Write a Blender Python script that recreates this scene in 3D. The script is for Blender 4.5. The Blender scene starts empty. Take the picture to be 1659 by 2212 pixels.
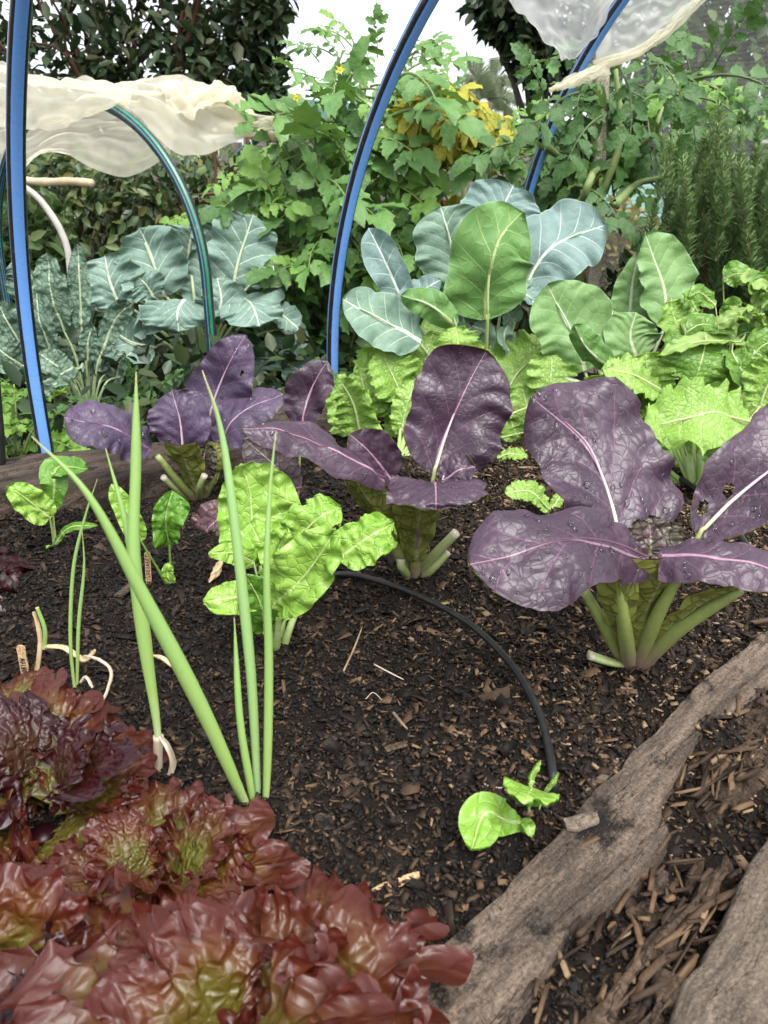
import bpy, math, random
import numpy as np
from mathutils import Vector, Matrix

# ------------------------------------------------------------------ camera, world, light
scene = bpy.context.scene
H = 0.45                                   # camera height above the bed soil
F = 1659.0                                 # focal length in the measuring unit (picture width = 1659)
TH = math.atan((1106 - 440) / F)           # downward pitch
CT, ST = math.cos(TH), math.sin(TH)
cam_d = bpy.data.cameras.new("camera")
cam = bpy.data.objects.new("camera", cam_d)
scene.collection.objects.link(cam)
cam.location = (0, 0, H)
cam.rotation_euler = (math.pi / 2 - TH, 0, 0)
cam_d.sensor_fit = 'VERTICAL'
cam_d.sensor_height = 36
cam_d.lens = 36 * F / 2212
cam_d.clip_start = 0.02
cam_d.clip_end = 400
cam_d.dof.use_dof = True
cam_d.dof.focus_distance = 0.95
cam_d.dof.aperture_fstop = 13
scene.camera = cam

SUN_EL, SUN_AZ = math.radians(60), math.radians(155)   # azimuth from +Y towards +X
world = bpy.data.worlds.new("World"); scene.world = world
world.use_nodes = True
wn = world.node_tree; wn.nodes.clear()
sky = wn.nodes.new('ShaderNodeTexSky'); sky.sky_type = 'NISHITA'; sky.sun_disc = False
sky.sun_elevation = SUN_EL; sky.sun_rotation = SUN_AZ
sky.air_density = 1.0; sky.dust_density = 4.0; sky.ozone_density = 1.0
hs = wn.nodes.new('ShaderNodeHueSaturation'); hs.inputs['Saturation'].default_value = 0.22
bgn = wn.nodes.new('ShaderNodeBackground'); bgn.inputs['Strength'].default_value = 0.15
wo = wn.nodes.new('ShaderNodeOutputWorld')
wn.links.new(sky.outputs[0], hs.inputs['Color']); wn.links.new(hs.outputs[0], bgn.inputs[0]); wn.links.new(bgn.outputs[0], wo.inputs[0])
sun_d = bpy.data.lights.new("sun", 'SUN'); sun_d.energy = 0.9; sun_d.angle = math.radians(35); sun_d.color = (1.0, 0.97, 0.92)
sun = bpy.data.objects.new("sun", sun_d); scene.collection.objects.link(sun)
sd = Vector((math.sin(SUN_AZ) * math.cos(SUN_EL), math.cos(SUN_AZ) * math.cos(SUN_EL), math.sin(SUN_EL)))
sun.rotation_euler = sd.to_track_quat('Z', 'Y').to_euler()
scene.view_settings.view_transform = 'Standard'; scene.view_settings.look = 'None'
scene.view_settings.gamma = 1.0; scene.view_settings.use_curve_mapping = False
scene.view_settings.exposure = 1.5
scene.render.engine = 'CYCLES'
scene.cycles.max_bounces = 8; scene.cycles.transparent_max_bounces = 16
scene.cycles.use_denoising = True

# ------------------------------------------------------------------ placing helpers
def ray(u, v):
    x = (u - 829.5) / F; y = (v - 1106) / F
    return np.array([x, CT - y * ST, -ST - y * CT])
def P(u, v, Y):
    d = ray(u, v); return np.array([0, 0, H]) + d * (Y / d[1])
def G(u, v, h=0.0):
    d = ray(u, v); return np.array([0, 0, H]) + d * ((H - h) / -d[2])
def depth(p):
    return p[1] * CT + (H - p[2]) * ST
def M(px, p):
    return px * depth(p) / F
def nrm(v):
    v = np.asarray(v, float); return v / (np.linalg.norm(v, axis=-1, keepdims=True) + 1e-12)
def facing(e, az=0.0):
    e = math.radians(e); az = math.radians(az)
    return np.array([math.sin(az) * math.cos(e), -math.cos(az) * math.cos(e), math.sin(e)])

def _h(ix, iy, iz, s):
    n = (ix * 374761393 + iy * 668265263 + iz * 2147483647 + s * 1274126177).astype(np.int64)
    n = (n ^ (n >> 13)) * 1274126177 & 0x7fffffff
    n = (n ^ (n >> 16)) & 0xffff
    return n / 32767.5 - 1.0
def noise3(x, y, z=0.0, s=0):
    x, y, z = np.broadcast_arrays(np.asarray(x, float), np.asarray(y, float), np.asarray(z, float))
    ix, iy, iz = np.floor(x).astype(np.int64), np.floor(y).astype(np.int64), np.floor(z).astype(np.int64)
    fx, fy, fz = x - ix, y - iy, z - iz
    fx, fy, fz = [f * f * (3 - 2 * f) for f in (fx, fy, fz)]
    r = 0
    for dx in (0, 1):
        for dy in (0, 1):
            for dz in (0, 1):
                w = (fx if dx else 1 - fx) * (fy if dy else 1 - fy) * (fz if dz else 1 - fz)
                r = r + w * _h(ix + dx, iy + dy, iz + dz, s)
    return r
def fbm(x, y, z=0.0, s=0, o=3):
    r = 0; a = 1.0
    for k in range(o):
        r = r + a * noise3(np.asarray(x) * 2 ** k, np.asarray(y) * 2 ** k, np.asarray(z) * 2 ** k, s + k * 7); a *= 0.5
    return r

def catmull(pts, n=None, t=None):
    p = np.asarray(pts, float)
    if len(p) == 2:
        p = np.array([p[0], (p[0] + p[1]) / 2, p[1]])
    q = np.vstack([2 * p[0] - p[1], p, 2 * p[-1] - p[-2]])
    out = []
    for i in range(len(p) - 1):
        a, b, c, d = q[i], q[i + 1], q[i + 2], q[i + 3]
        tt = np.linspace(0, 1, 24, endpoint=False)[:, None]
        out.append(0.5 * (2 * b + (c - a) * tt + (2 * a - 5 * b + 4 * c - d) * tt ** 2 + (3 * b - a - 3 * c + d) * tt ** 3))
    out = np.vstack(out + [p[-1:]])
    seg = np.r_[0, np.cumsum(np.linalg.norm(np.diff(out, axis=0), axis=1))]
    if t is None:
        t = np.linspace(0, 1, n)
    s = np.asarray(t) * seg[-1]
    return np.stack([np.interp(s, seg, out[:, k]) for k in range(p.shape[1])], 1), seg[-1]
def smooth1(vals, x):
    v = np.asarray(vals, float); k = len(v)
    if k == 1:
        return np.full(len(x), v[0])
    q = np.r_[2 * v[0] - v[1], v, 2 * v[-1] - v[-2]]
    f = np.clip(x, 0, 1) * (k - 1); i = np.minimum(f.astype(int), k - 2); f = f - i
    a, b, c, d = q[i], q[i + 1], q[i + 2], q[i + 3]
    return np.maximum(0.5 * (2 * b + (c - a) * f + (2 * a - 5 * b + 4 * c - d) * f ** 2 + (3 * b - a - 3 * c + d) * f ** 3), 0)

# ------------------------------------------------------------------ objects
COL = scene.collection
def make_mesh(name, verts, faces, mats, matidx=None, smooth=True, attrs=None):
    me = bpy.data.meshes.new(name)
    verts = np.asarray(verts, np.float32)
    if isinstance(faces, np.ndarray):
        nf, k = faces.shape
        me.vertices.add(len(verts)); me.vertices.foreach_set('co', verts.ravel())
        me.loops.add(nf * k); me.loops.foreach_set('vertex_index', faces.astype(np.int32).ravel())
        me.polygons.add(nf)
        me.polygons.foreach_set('loop_start', np.arange(0, nf * k, k, dtype=np.int32))
        me.polygons.foreach_set('loop_total', np.full(nf, k, np.int32))
        me.update(calc_edges=True)
    else:
        me.from_pydata(verts.tolist(), [], faces)
    for m in (mats if isinstance(mats, (list, tuple)) else [mats]):
        me.materials.append(m)
    if matidx is not None:
        me.polygons.foreach_set('material_index', np.asarray(matidx, np.int32))
    if smooth:
        me.polygons.foreach_set('use_smooth', np.ones(len(me.polygons), bool))
    for k, a in (attrs or {}).items():
        a = np.asarray(a, np.float32)
        if a.ndim == 1:
            at = me.attributes.new(k, 'FLOAT', 'POINT'); at.data.foreach_set('value', a)
        else:
            at = me.attributes.new(k, 'FLOAT_VECTOR', 'POINT'); at.data.foreach_set('vector', a.ravel())
    me.update()
    return me
def link(name, me, parent=None, loc=None):
    o = bpy.data.objects.new(name, me); COL.objects.link(o)
    if parent is not None:
        o.parent = parent
    if loc is not None:
        o.location = loc
    return o
def tag(o, label=None, cat=None, group=None, kind=None):
    if label: o['label'] = label
    if cat: o['category'] = cat
    if group: o['group'] = group
    if kind: o['kind'] = kind
    return o
def empty(name, loc, label, cat, group=None):
    o = bpy.data.objects.new(name, None); COL.objects.link(o)
    o.location = [float(c) for c in loc]; o.empty_display_size = 0.02
    return tag(o, label, cat, group)
def loc_of(o):
    l = np.zeros(3)
    while o is not None:
        l = l + np.array(o.location); o = o.parent
    return l
def join(parts):
    """parts: list of (verts, faces ndarray quads, attrs dict)"""
    vs, fs, at, n = [], [], {}, 0
    for v, f, a in parts:
        vs.append(v); fs.append(f + n); n += len(v)
        for k, x in a.items():
            at.setdefault(k, []).append(x)
    return np.vstack(vs), np.vstack(fs), {k: np.concatenate(x) for k, x in at.items()}

def tube(pts, radii, nseg=8, n=None, up=None, flat=1.0, cap=True, ref=None):
    n = n or max(6, len(pts) * 5)
    c, L = catmull(pts, n)
    x = np.linspace(0, 1, n)
    r = smooth1(radii, x)
    T = nrm(np.gradient(c, axis=0))
    if up is None:
        N = np.zeros_like(c); a = np.array([0, 0, 1.0]) if abs(T[0][2]) < 0.9 else np.array([0, -1.0, 0])
        for i in range(n):
            a = a - T[i] * a.dot(T[i]); a = a / (np.linalg.norm(a) + 1e-9); N[i] = a
    else:
        upv = np.asarray(up, float)
        N = nrm(upv - T * (T @ upv)[:, None])
    S = np.cross(T, N)
    ang = np.linspace(0, 2 * np.pi, nseg, endpoint=False)
    v = c[:, None, :] + (np.cos(ang)[None, :, None] * N[:, None, :] * flat + np.sin(ang)[None, :, None] * S[:, None, :]) * r[:, None, None]
    v = v.reshape(-1, 3)
    i = np.arange(n - 1)[:, None] * nseg; j = np.arange(nseg)[None, :]; j2 = (j + 1) % nseg
    f = np.stack([i + j, i + j2, i + nseg + j2, i + nseg + j], -1).reshape(-1, 4)[:, ::-1]
    tt = np.repeat(x, nseg)
    if cap:
        k = len(v); v = np.vstack([v, c[0], c[-1]]); tt = np.r_[tt, 0, 1]
        jj = np.arange(nseg)
        e = (n - 1) * nseg
        f0 = np.stack([np.full(nseg, k), jj, (jj + 1) % nseg, np.full(nseg, k)], 1)
        f1 = np.stack([np.full(nseg, k + 1), e + (jj + 1) % nseg, e + jj, np.full(nseg, k + 1)], 1)
        # caps as degenerate-free quads: use triangles through separate two-step quads
        f0 = np.stack([np.full(nseg // 2, k), jj[0::2][:nseg // 2], (jj[0::2][:nseg // 2] + 1) % nseg, (jj[0::2][:nseg // 2] + 2) % nseg], 1)
        f1 = np.stack([np.full(nseg // 2, k + 1), e + (jj[0::2][:nseg // 2] + 2) % nseg, e + (jj[0::2][:nseg // 2] + 1) % nseg, e + jj[0::2][:nseg // 2]], 1)
        f = np.vstack([f, f0, f1])
    at = {'tt': tt}
    return v, f, at
def add_tube(name, parent, pts, radii, mat, nseg=8, **kw):
    v, f, a = tube(pts, radii, nseg, **kw)
    base = loc_of(parent) if parent is not None else np.mean(v, 0) * 0
    return link(name, make_mesh(name, v - base, f, mat, attrs=a), parent)

# ------------------------------------------------------------------ leaf blades
def blade(pts, hw, face=(40, 0), NT=40, NS=12, cup=0.25, curl=0.0, ruf=0.0, rfreq=4.0, tooth=0.0, nt=18, lob=0.0,
          puck=0.0, bump=0.0, bsc=60.0, nv=7, vk=0.95, seed=0, face2=None, th=0.0011, mid=0.0, droop=0.0, holes=()):
    rng = np.random.RandomState(seed)
    x = np.linspace(0.0, 1.0, NT + 1)
    t = 0.5 * (1 - np.cos(np.pi * x)); t = 0.25 * x + 0.75 * t
    c, L = catmull(pts, t=t)
    T = nrm(np.gradient(c, axis=0))
    u0 = facing(*face) if len(face) == 2 else np.asarray(face, float)
    u1 = u0 if face2 is None else (facing(*face2) if len(face2) == 2 else np.asarray(face2, float))
    up = u0[None] * (1 - t[:, None]) + u1[None] * t[:, None]
    N = nrm(up - T * np.sum(up * T, 1, keepdims=True))
    S = np.cross(T, N)
    if isinstance(hw, tuple):
        wl, wr = smooth1(hw[0], x), smooth1(hw[1], x)
    else:
        wl = wr = smooth1(hw, x)
    W = max(wl.max(), wr.max())
    s = np.linspace(-1, 1, 2 * NS + 1); s = np.sign(s) * np.abs(s) ** 0.85
    sig = np.abs(s)[None, :]
    w = np.where(s[None, :] < 0, wl[:, None], wr[:, None])
    side = np.where(s < 0, 0.0, 1.0)[None, :]
    tg = t[:, None] + 0 * s[None, :]
    ph = rng.rand(4) * 10
    if tooth:
        z = nt * (tg + 0.13 * noise3(tg * 6, side * 5, ph[0], seed))
        tri = np.abs(((z + ph[1] + 0.4 * side) % 1.0) - 0.3); tri = np.where(tri > 0.3, (tri - 0.3) / 0.4, tri / 0.3)
        w = w * (1 - tooth * tri * (0.6 + 0.4 * noise3(tg * nt * 0.7, side * 3 + 2, ph[2], seed + 3)))
    if lob:
        w = w * (1 + lob * (fbm(tg * 4 + ph[0], side * 7.3, 0, seed + 9, 3) + 0.5 * np.sin(tg * 17 + ph[1] + 3 * side) * tg))
    cupv = np.asarray(cup if isinstance(cup, (tuple, list)) else (cup, cup), float)
    cupt = np.interp(t, np.linspace(0, 1, len(cupv)), cupv)[:, None]
    # cross-section by integrating the slope angle
    ds = np.diff(np.linspace(0, 1, 30)); sg_ = np.linspace(0, 1, 30)
    lat = np.zeros_like(w); hgt = np.zeros_like(w)
    for i in range(NT + 1):
        ang = cupt[i, 0] + curl * sg_
        cx = np.r_[0, np.cumsum(np.cos(0.5 * (ang[1:] + ang[:-1])) * ds)]
        cz = np.r_[0, np.cumsum(np.sin(0.5 * (ang[1:] + ang[:-1])) * ds)]
        lat[i] = np.interp(sig[0], sg_, cx); hgt[i] = np.interp(sig[0], sg_, cz)
    dl = lat * w * np.sign(s)[None, :]; dh = hgt * w
    vp = nv * (tg - vk * sig ** 0.9 * w / L * (1 - 0.35 * sig)) + 0.45 * side + 0.25 * noise3(tg * 3, side * 4, ph[3], seed + 2)
    sx = s[None, :] * w; ty = tg * L
    if ruf:
        q = rfreq * tg + 0.5 * side + 0.5 * noise3(tg * 4, side * 3, ph[0], seed + 4)
        dh = dh + ruf * W * sig ** 2.2 * (np.sin(2 * np.pi * q + ph[1]) + 0.45 * np.sin(2 * np.pi * 2.3 * q + ph[2])) * np.minimum(1, 6 * tg)
    if puck:
        dh = dh + puck * W * ((np.sin(np.pi * vp) ** 2 + 0.06) ** 0.4 - 0.65) * np.clip(4 * sig * (1.05 - sig), 0, 1) ** 0.6 * np.minimum(1, w / W + 0.2)
    if bump:
        b = noise3(ty * bsc + ph[0], sx * bsc, ph[1], seed + 5) + 0.5 * noise3(ty * bsc * 2.1, sx * bsc * 2.1, ph[2], seed + 6)
        b = np.abs(b) * 2.0 - 0.55
        dh = dh + bump * b * np.minimum(1, sig * 5 + 0.1)
    dh = dh + W * 0.17 * noise3(ty / W * 1.1 + ph[0], sx / W * 1.3, 1.0, seed + 8)
    pos = c[:, None, :] + S[:, None, :] * dl[..., None] + N[:, None, :] * dh[..., None]
    gu = np.gradient(pos, axis=1); gv = np.gradient(pos, axis=0)
    vn = nrm(np.cross(gu, gv) + 1e-15)
    R, C = pos.shape[:2]
    i = np.arange(R - 1)[:, None] * C; j = np.arange(C - 1)[None, :]
    f = np.stack([i + j, i + j + 1, i + C + j + 1, i + C + j], -1).reshape(-1, 4)
    if holes:
        tc = (tg[:-1, :-1] + tg[1:, 1:]).ravel() / 2; sc2 = ((s[:-1] + s[1:]) / 2)[None].repeat(R - 1, 0).ravel()
        keep = np.ones(len(f), bool)
        for (ht, hs_, rt, rs) in holes:
            keep &= ((tc - ht) / rt) ** 2 + ((sc2 - hs_) / rs) ** 2 > 1 + 0.5 * noise3(tc * 90, sc2 * 30, 0, seed)
        f = f[keep]
    top = pos.reshape(-1, 3); bot = (pos - vn * th).reshape(-1, 3)
    n = len(top)
    V = np.vstack([top, bot]); Fc = np.vstack([f, f[:, ::-1] + n])
    mi = np.r_[np.zeros(len(f), int), np.ones(len(f), int)]
    sgm = (s[None, :] + 0 * tg)
    at = {'vp': np.tile(vp.ravel(), 2), 'sg': np.tile(sgm.ravel(), 2), 'tt': np.tile(tg.ravel(), 2),
          'mw': np.tile(np.abs(sx).ravel(), 2), 'uvm': np.tile(np.stack([ty, sx, 0 * ty + seed * 0.37], -1).reshape(-1, 3), (2, 1))}
    return V, Fc, mi, at, (c, N, L, pos, vn)

class Plant:
    def __init__(self, name, base, label, cat, group=None, top=None, bot=None, stalk=None):
        self.base = np.asarray(base, float)
        self.root = empty(name, self.base, label, cat, group)
        self.Y = self.base[1]; self.top, self.bot, self.stk = top, bot, stalk
        self.k = (abs(hash(name)) % 7) * 0 + int(abs(self.base[0] * 977 + self.base[1] * 613)) * 13
    def pt(self, q):
        return P(q[0], q[1], self.Y + (q[2] if len(q) > 2 else 0.0))
    def leaf(self, pts, hw, e=40, az=0, stalk=None, sr=(7, 5, 1.2), top=None, bot=None, flip=False, drops=0, rib=0.8, name='leaf',
             sflat=0.8, stalkmat=None, label=None, **kw):
        self.k += 1
        pw = [self.pt(q) for q in pts]
        sc = depth(pw[len(pw) // 2]) / F
        h = tuple([np.array(a) * sc for a in hw]) if isinstance(hw, tuple) else np.array(hw, float) * sc
        kw.setdefault('seed', self.k)
        V, Fc, mi, at, info = blade(pw, h, face=(e, az), **kw)
        mats = [top or self.top, bot or self.bot]
        if flip: mats = mats[::-1]
        o = link(name, make_mesh(name, V - self.base, Fc, mats, mi, attrs=at), self.root)
        if label: o['label'] = label
        c, N, L, pos, vn = info
        # stalk and midrib
        if stalk is not False:
            sp = [self.base + np.array([0.0, 0, -0.01])] if stalk is None else [self.pt(q) for q in stalk]
            m = int(len(c) * rib)
            path = sp + [c[0]] + [c[k_] for k_ in range(2, m, max(2, m // 6))]
            fr = len(sp) / max(1, len(path) - 1)
            rr = []
            for i_ in range(len(path)):
                q = i_ / (len(path) - 1)
                if q <= fr: rr.append(sr[0] + (sr[1] - sr[0]) * q / max(fr, 1e-6))
                else: rr.append(sr[1] * 0.75 + (sr[2] - sr[1] * 0.75) * ((q - fr) / (1 - fr)) ** 0.7)
            v, f, a = tube(path, np.array(rr) * sc, 8, n=len(path) * 4, up=N[0], flat=sflat)
            link('stalk', make_mesh('stalk', v - self.base, f, stalkmat or self.stk, attrs=a), o)
        if drops:
            rng = np.random.RandomState(self.k)
            parts = []
            R_, C_ = pos.shape[:2]
            for _ in range(drops):
                a_, b_ = rng.randint(3, R_ - 4), rng.randint(3, C_ - 3)
                p, nn = pos[a_, b_], vn[a_, b_]
                r = (0.0014 + 0.0034 * rng.rand() ** 2.2) * (sc / 0.0006) ** 0.5
                t1 = nrm(np.cross(nn, [0.3, 0.2, 1.0])); t2 = np.cross(nn, t1)
                el = 1 + rng.rand() * 0.9
                ring = []
                for lev, (rr_, hh) in enumerate(((1, -.05), (0.93, .35), (0.62, .68), (0.2, .82))):
                    for q in range(8):
                        an = q * math.pi / 4
                        ring.append(p + t1 * r * rr_ * math.cos(an) + t2 * r * rr_ * el * math.sin(an) + nn * r * hh * 0.8)
                fa = []
                for lev in range(3):
                    for q in range(8):
                        fa.append([lev * 8 + q, lev * 8 + (q + 1) % 8, lev * 8 + 8 + (q + 1) % 8, lev * 8 + 8 + q])
                fa.append([24, 26, 28, 30])
                parts.append((np.array(ring), np.array(fa), {}))
            v, f, _a = join(parts)
            d = link('water_drops', make_mesh('water_drops', v - self.base, f, MAT['water']), o)
            d['kind'] = 'stuff'
        return o
    def tube(self, name, pts, radii, mat=None, nseg=8, **kw):
        pw = [self.pt(q) for q in pts]
        sc = depth(pw[0]) / F
        return add_tube(name, self.root, pw, np.array(radii) * sc, mat or self.stk, nseg, **kw)
# ------------------------------------------------------------------ materials
MAT = {}
class NT:
    def __init__(self, name):
        self.m = bpy.data.materials.new(name); self.m.use_nodes = True
        self.t = self.m.node_tree; self.t.nodes.clear()
        self.out = self.t.nodes.new('ShaderNodeOutputMaterial'); MAT[name] = self.m
    def n(self, typ, **kw):
        nd = self.t.nodes.new(typ)
        for k, v in kw.items():
            setattr(nd, k, v)
        return nd
    def l(self, a, b): self.t.links.new(a, b)
    def val(self, sock, v):
        if hasattr(v, 'is_linked') or isinstance(v, bpy.types.NodeSocket): self.l(v, sock)
        else: sock.default_value = v
    def math(self, op, a, b=0.0, c=None, clamp=False):
        nd = self.n('ShaderNodeMath', operation=op, use_clamp=clamp)
        self.val(nd.inputs[0], a); self.val(nd.inputs[1], b)
        if c is not None: self.val(nd.inputs[2], c)
        return nd.outputs[0]
    def attr(self, name, vec=False):
        nd = self.n('ShaderNodeAttribute', attribute_name=name)
        return nd.outputs['Vector'] if vec else nd.outputs['Fac']
    def sstep(self, x, lo, hi, inv=False):
        nd = self.n('ShaderNodeMapRange', interpolation_type='SMOOTHSTEP')
        self.val(nd.inputs['Value'], x); self.val(nd.inputs['From Min'], lo); self.val(nd.inputs['From Max'], hi)
        nd.inputs['To Min'].default_value = 1.0 if inv else 0.0; nd.inputs['To Max'].default_value = 0.0 if inv else 1.0
        return nd.outputs[0]
    def mix(self, f, a, b):
        nd = self.n('ShaderNodeMix', data_type='RGBA')
        self.val(nd.inputs['Factor'], f)
        for sk, v in ((nd.inputs[6], a), (nd.inputs[7], b)):
            if isinstance(v, (tuple, list)): sk.default_value = (*v[:3], 1)
            else: self.l(v, sk)
        return nd.outputs[2]
    def noise(self, vec, scale, detail=3, rough=0.55, out='Fac'):
        nd = self.n('ShaderNodeTexNoise'); nd.inputs['Scale'].default_value = scale
        nd.inputs['Detail'].default_value = detail; nd.inputs['Roughness'].default_value = rough
        if vec is not None: self.l(vec, nd.inputs['Vector'])
        return nd.outputs[out]
    def ramp(self, f, stops):
        nd = self.n('ShaderNodeValToRGB'); cr = nd.color_ramp
        while len(cr.elements) > 1: cr.elements.remove(cr.elements[-1])
        cr.elements[0].position = stops[0][0]; cr.elements[0].color = (*stops[0][1], 1)
        for p, c in stops[1:]:
            e = cr.elements.new(p); e.color = (*c, 1)
        self.val(nd.inputs[0], f); return nd.outputs[0]
    def pbsdf(self, color, rough=0.5, spec=0.5, bump=None, bstr=0.3, bdist=0.001, **kw):
        b = self.n('ShaderNodeBsdfPrincipled')
        if isinstance(color, (tuple, list)): b.inputs['Base Color'].default_value = (*color[:3], 1)
        else: self.l(color, b.inputs['Base Color'])
        self.val(b.inputs['Roughness'], rough); self.val(b.inputs['Specular IOR Level'], spec)
        for k, v in kw.items(): self.val(b.inputs[k], v)
        if bump is not None:
            bn = self.n('ShaderNodeBump'); bn.inputs['Strength'].default_value = bstr; bn.inputs['Distance'].default_value = bdist
            self.l(bump, bn.inputs['Height']); self.l(bn.outputs[0], b.inputs['Normal'])
            self.bn = bn
        return b.outputs[0]
    def mixsh(self, f, a, b):
        nd = self.n('ShaderNodeMixShader'); self.val(nd.inputs[0], f); self.l(a, nd.inputs[1]); self.l(b, nd.inputs[2]); return nd.outputs[0]
    def done(self, s): self.l(s, self.out.inputs['Surface']); return self.m

def leafmat(name, c1, c2, vein, midc=None, net=None, netscale=110, netw=0.05, rough=0.42, spec=0.5, trans=0.22, tcol=None, veinw=0.035,
            midw=0.0022, bstr=0.5, edge=None, edgew=0.93, netstr=0.6, veinstr=0.75, nscale=14, raised=False, tipfade=0.6, basec=None):
    k = NT(name)
    uv = k.attr('uvm', True); sg = k.math('ABSOLUTE', k.attr('sg')); tt = k.attr('tt'); vp = k.attr('vp'); mw = k.attr('mw')
    nz = k.noise(uv, nscale, 4)
    col = k.mix(k.sstep(nz, 0.35, 0.65), c1, c2)
    if basec is not None:
        col = k.mix(k.sstep(tt, 0.05, 0.45, inv=True), col, basec)
    d = k.math('ABSOLUTE', k.math('SUBTRACT', k.math('FRACT', k.math('ADD', vp, 0.5)), 0.5))
    wv = k.math('MULTIPLY', k.math('SUBTRACT', 1.08, sg), veinw)
    vm = k.sstep(d, k.math('MULTIPLY', wv, 0.35), wv, inv=True)
    mwid = k.math('MULTIPLY', k.math('SUBTRACT', 1.05, k.math('MULTIPLY', tt, 0.9)), midw)
    mm = k.sstep(mw, k.math('MULTIPLY', mwid, 0.5), mwid, inv=True)
    hgt = None
    nm = None
    if net is not None:
        ds = k.n('ShaderNodeVectorMath', operation='ADD')
        nn = k.n('ShaderNodeTexNoise'); nn.inputs['Scale'].default_value = netscale * 0.5; k.l(uv, nn.inputs['Vector'])
        sc_ = k.n('ShaderNodeVectorMath', operation='SCALE'); sc_.inputs['Scale'].default_value = 0.9 / netscale
        k.l(nn.outputs['Color'], sc_.inputs[0]); k.l(uv, ds.inputs[0]); k.l(sc_.outputs[0], ds.inputs[1])
        vo = k.n('ShaderNodeTexVoronoi', feature='DISTANCE_TO_EDGE'); vo.inputs['Scale'].default_value = netscale
        k.l(ds.outputs[0], vo.inputs['Vector'])
        nm = k.sstep(vo.outputs['Distance'], netw * 0.2, netw * 1.6, inv=True)
        col = k.mix(k.math('MULTIPLY', nm, netstr), col, net)
        hgt = k.math('MULTIPLY', nm, 1.0 if raised else -1.0)
        dome = k.math('MULTIPLY', k.sstep(vo.outputs['Distance'], 0.0, 0.45), 0.8)
        hgt = k.math('ADD', hgt, k.math('MULTIPLY', dome, -1.0 if raised else 1.0))
    col = k.mix(k.math('MULTIPLY', vm, veinstr), col, vein)
    col = k.mix(mm, col, midc or vein)
    if edge is not None:
        col = k.mix(k.sstep(sg, edgew, 1.0), col, edge)
    vh = k.math('MULTIPLY', vm, 1.4 if raised else -0.8)
    hgt = vh if hgt is None else k.math('ADD', hgt, vh)
    hgt = k.math('ADD', hgt, k.math('MULTIPLY', k.noise(uv, 260, 2), 0.5))
    rg = k.math('MULTIPLY_ADD', k.noise(uv, 30, 3), 0.25, rough - 0.12)
    b = k.pbsdf(col, rg, spec, hgt, bstr, 0.0012)
    tr = k.n('ShaderNodeBsdfTranslucent')
    if tcol is None: k.l(col, tr.inputs[0])
    else: k.l(k.mix(0.75, col, tcol), tr.inputs[0])
    k.l(k.bn.outputs[0], tr.inputs['Normal'])
    return k.done(k.mixsh(trans, b, tr.outputs[0]))

def simple(name, color, rough=0.5, spec=0.5, noise=None, scale=20, trans=0.0, bstr=0.0, **kw):
    k = NT(name)
    co = k.n('ShaderNodeTexCoord').outputs['Object']
    col = color
    nz = k.noise(co, scale, 4)
    if noise is not None: col = k.mix(k.sstep(nz, 0.3, 0.7), color, noise)
    b = k.pbsdf(col, rough, spec, nz if bstr else None, bstr, 0.002, **kw)
    if trans:
        tr = k.n('ShaderNodeBsdfTranslucent')
        if isinstance(col, (tuple, list)): tr.inputs[0].default_value = (*col[:3], 1)
        else: k.l(col, tr.inputs[0])
        b = k.mixsh(trans, b, tr.outputs[0])
    return k.done(b)
def ttmat(name, stops, rough=0.45, spec=0.45, trans=0.1, streak=0.25, sscale=(40, 40, 40)):
    """colour runs along the stalk (attribute tt)"""
    k = NT(name)
    col = k.ramp(k.attr('tt'), stops)
    mp = k.n('ShaderNodeMapping'); mp.inputs['Scale'].default_value = sscale
    k.l(k.n('ShaderNodeTexCoord').outputs['Object'], mp.inputs[0])
    nz = k.noise(mp.outputs[0], 4, 4)
    hv = k.n('ShaderNodeHueSaturation'); k.l(col, hv.inputs['Color'])
    k.l(k.math('MULTIPLY_ADD', nz, streak * 2, 1 - streak), hv.inputs['Value'])
    b = k.pbsdf(hv.outputs[0], rough, spec, nz, 0.25, 0.001)
    tr = k.n('ShaderNodeBsdfTranslucent'); k.l(hv.outputs[0], tr.inputs[0])
    return k.done(k.mixsh(trans, b, tr.outputs[0]))
def foliage(name, cols, rough=0.45, spec=0.4, trans=0.25):
    """scattered leaves, each with its own tint (attribute rnd)"""
    k = NT(name)
    col = k.ramp(k.attr('rnd'), [(i / (len(cols) - 1), c) for i, c in enumerate(cols)])
    b = k.pbsdf(col, rough, spec)
    tr = k.n('ShaderNodeBsdfTranslucent'); k.l(col, tr.inputs[0])
    return k.done(k.mixsh(trans, b, tr.outputs[0]))

# purple mustard
leafmat('purple_top', (0.038, 0.021, 0.036), (0.06, 0.034, 0.056), (0.15, 0.065, 0.125), (0.32, 0.18, 0.25), net=(0.018, 0.007, 0.016), netscale=115,
        netw=0.030, rough=0.34, spec=0.42, trans=0.06, tcol=(0.25, 0.02, 0.08), veinw=0.036, midw=0.0022, bstr=0.34, netstr=0.30, veinstr=0.8, edge=(0.06, 0.03, 0.05), edgew=0.97)
leafmat('purple_violet', (0.048, 0.034, 0.062), (0.074, 0.05, 0.09), (0.17, 0.08, 0.18), (0.32, 0.20, 0.28), net=(0.026, 0.012, 0.035), netscale=115,
        netw=0.030, rough=0.38, spec=0.35, trans=0.06, tcol=(0.25, 0.02, 0.12), veinw=0.036, midw=0.0022, bstr=0.34, netstr=0.30, veinstr=0.8)
leafmat('purple_brown', (0.060, 0.030, 0.040), (0.085, 0.038, 0.040), (0.14, 0.06, 0.09), (0.30, 0.16, 0.20), net=(0.018, 0.008, 0.012), netscale=75,
        netw=0.06, rough=0.4, trans=0.08, tcol=(0.3, 0.03, 0.05), bstr=0.7, netstr=0.7)
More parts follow.
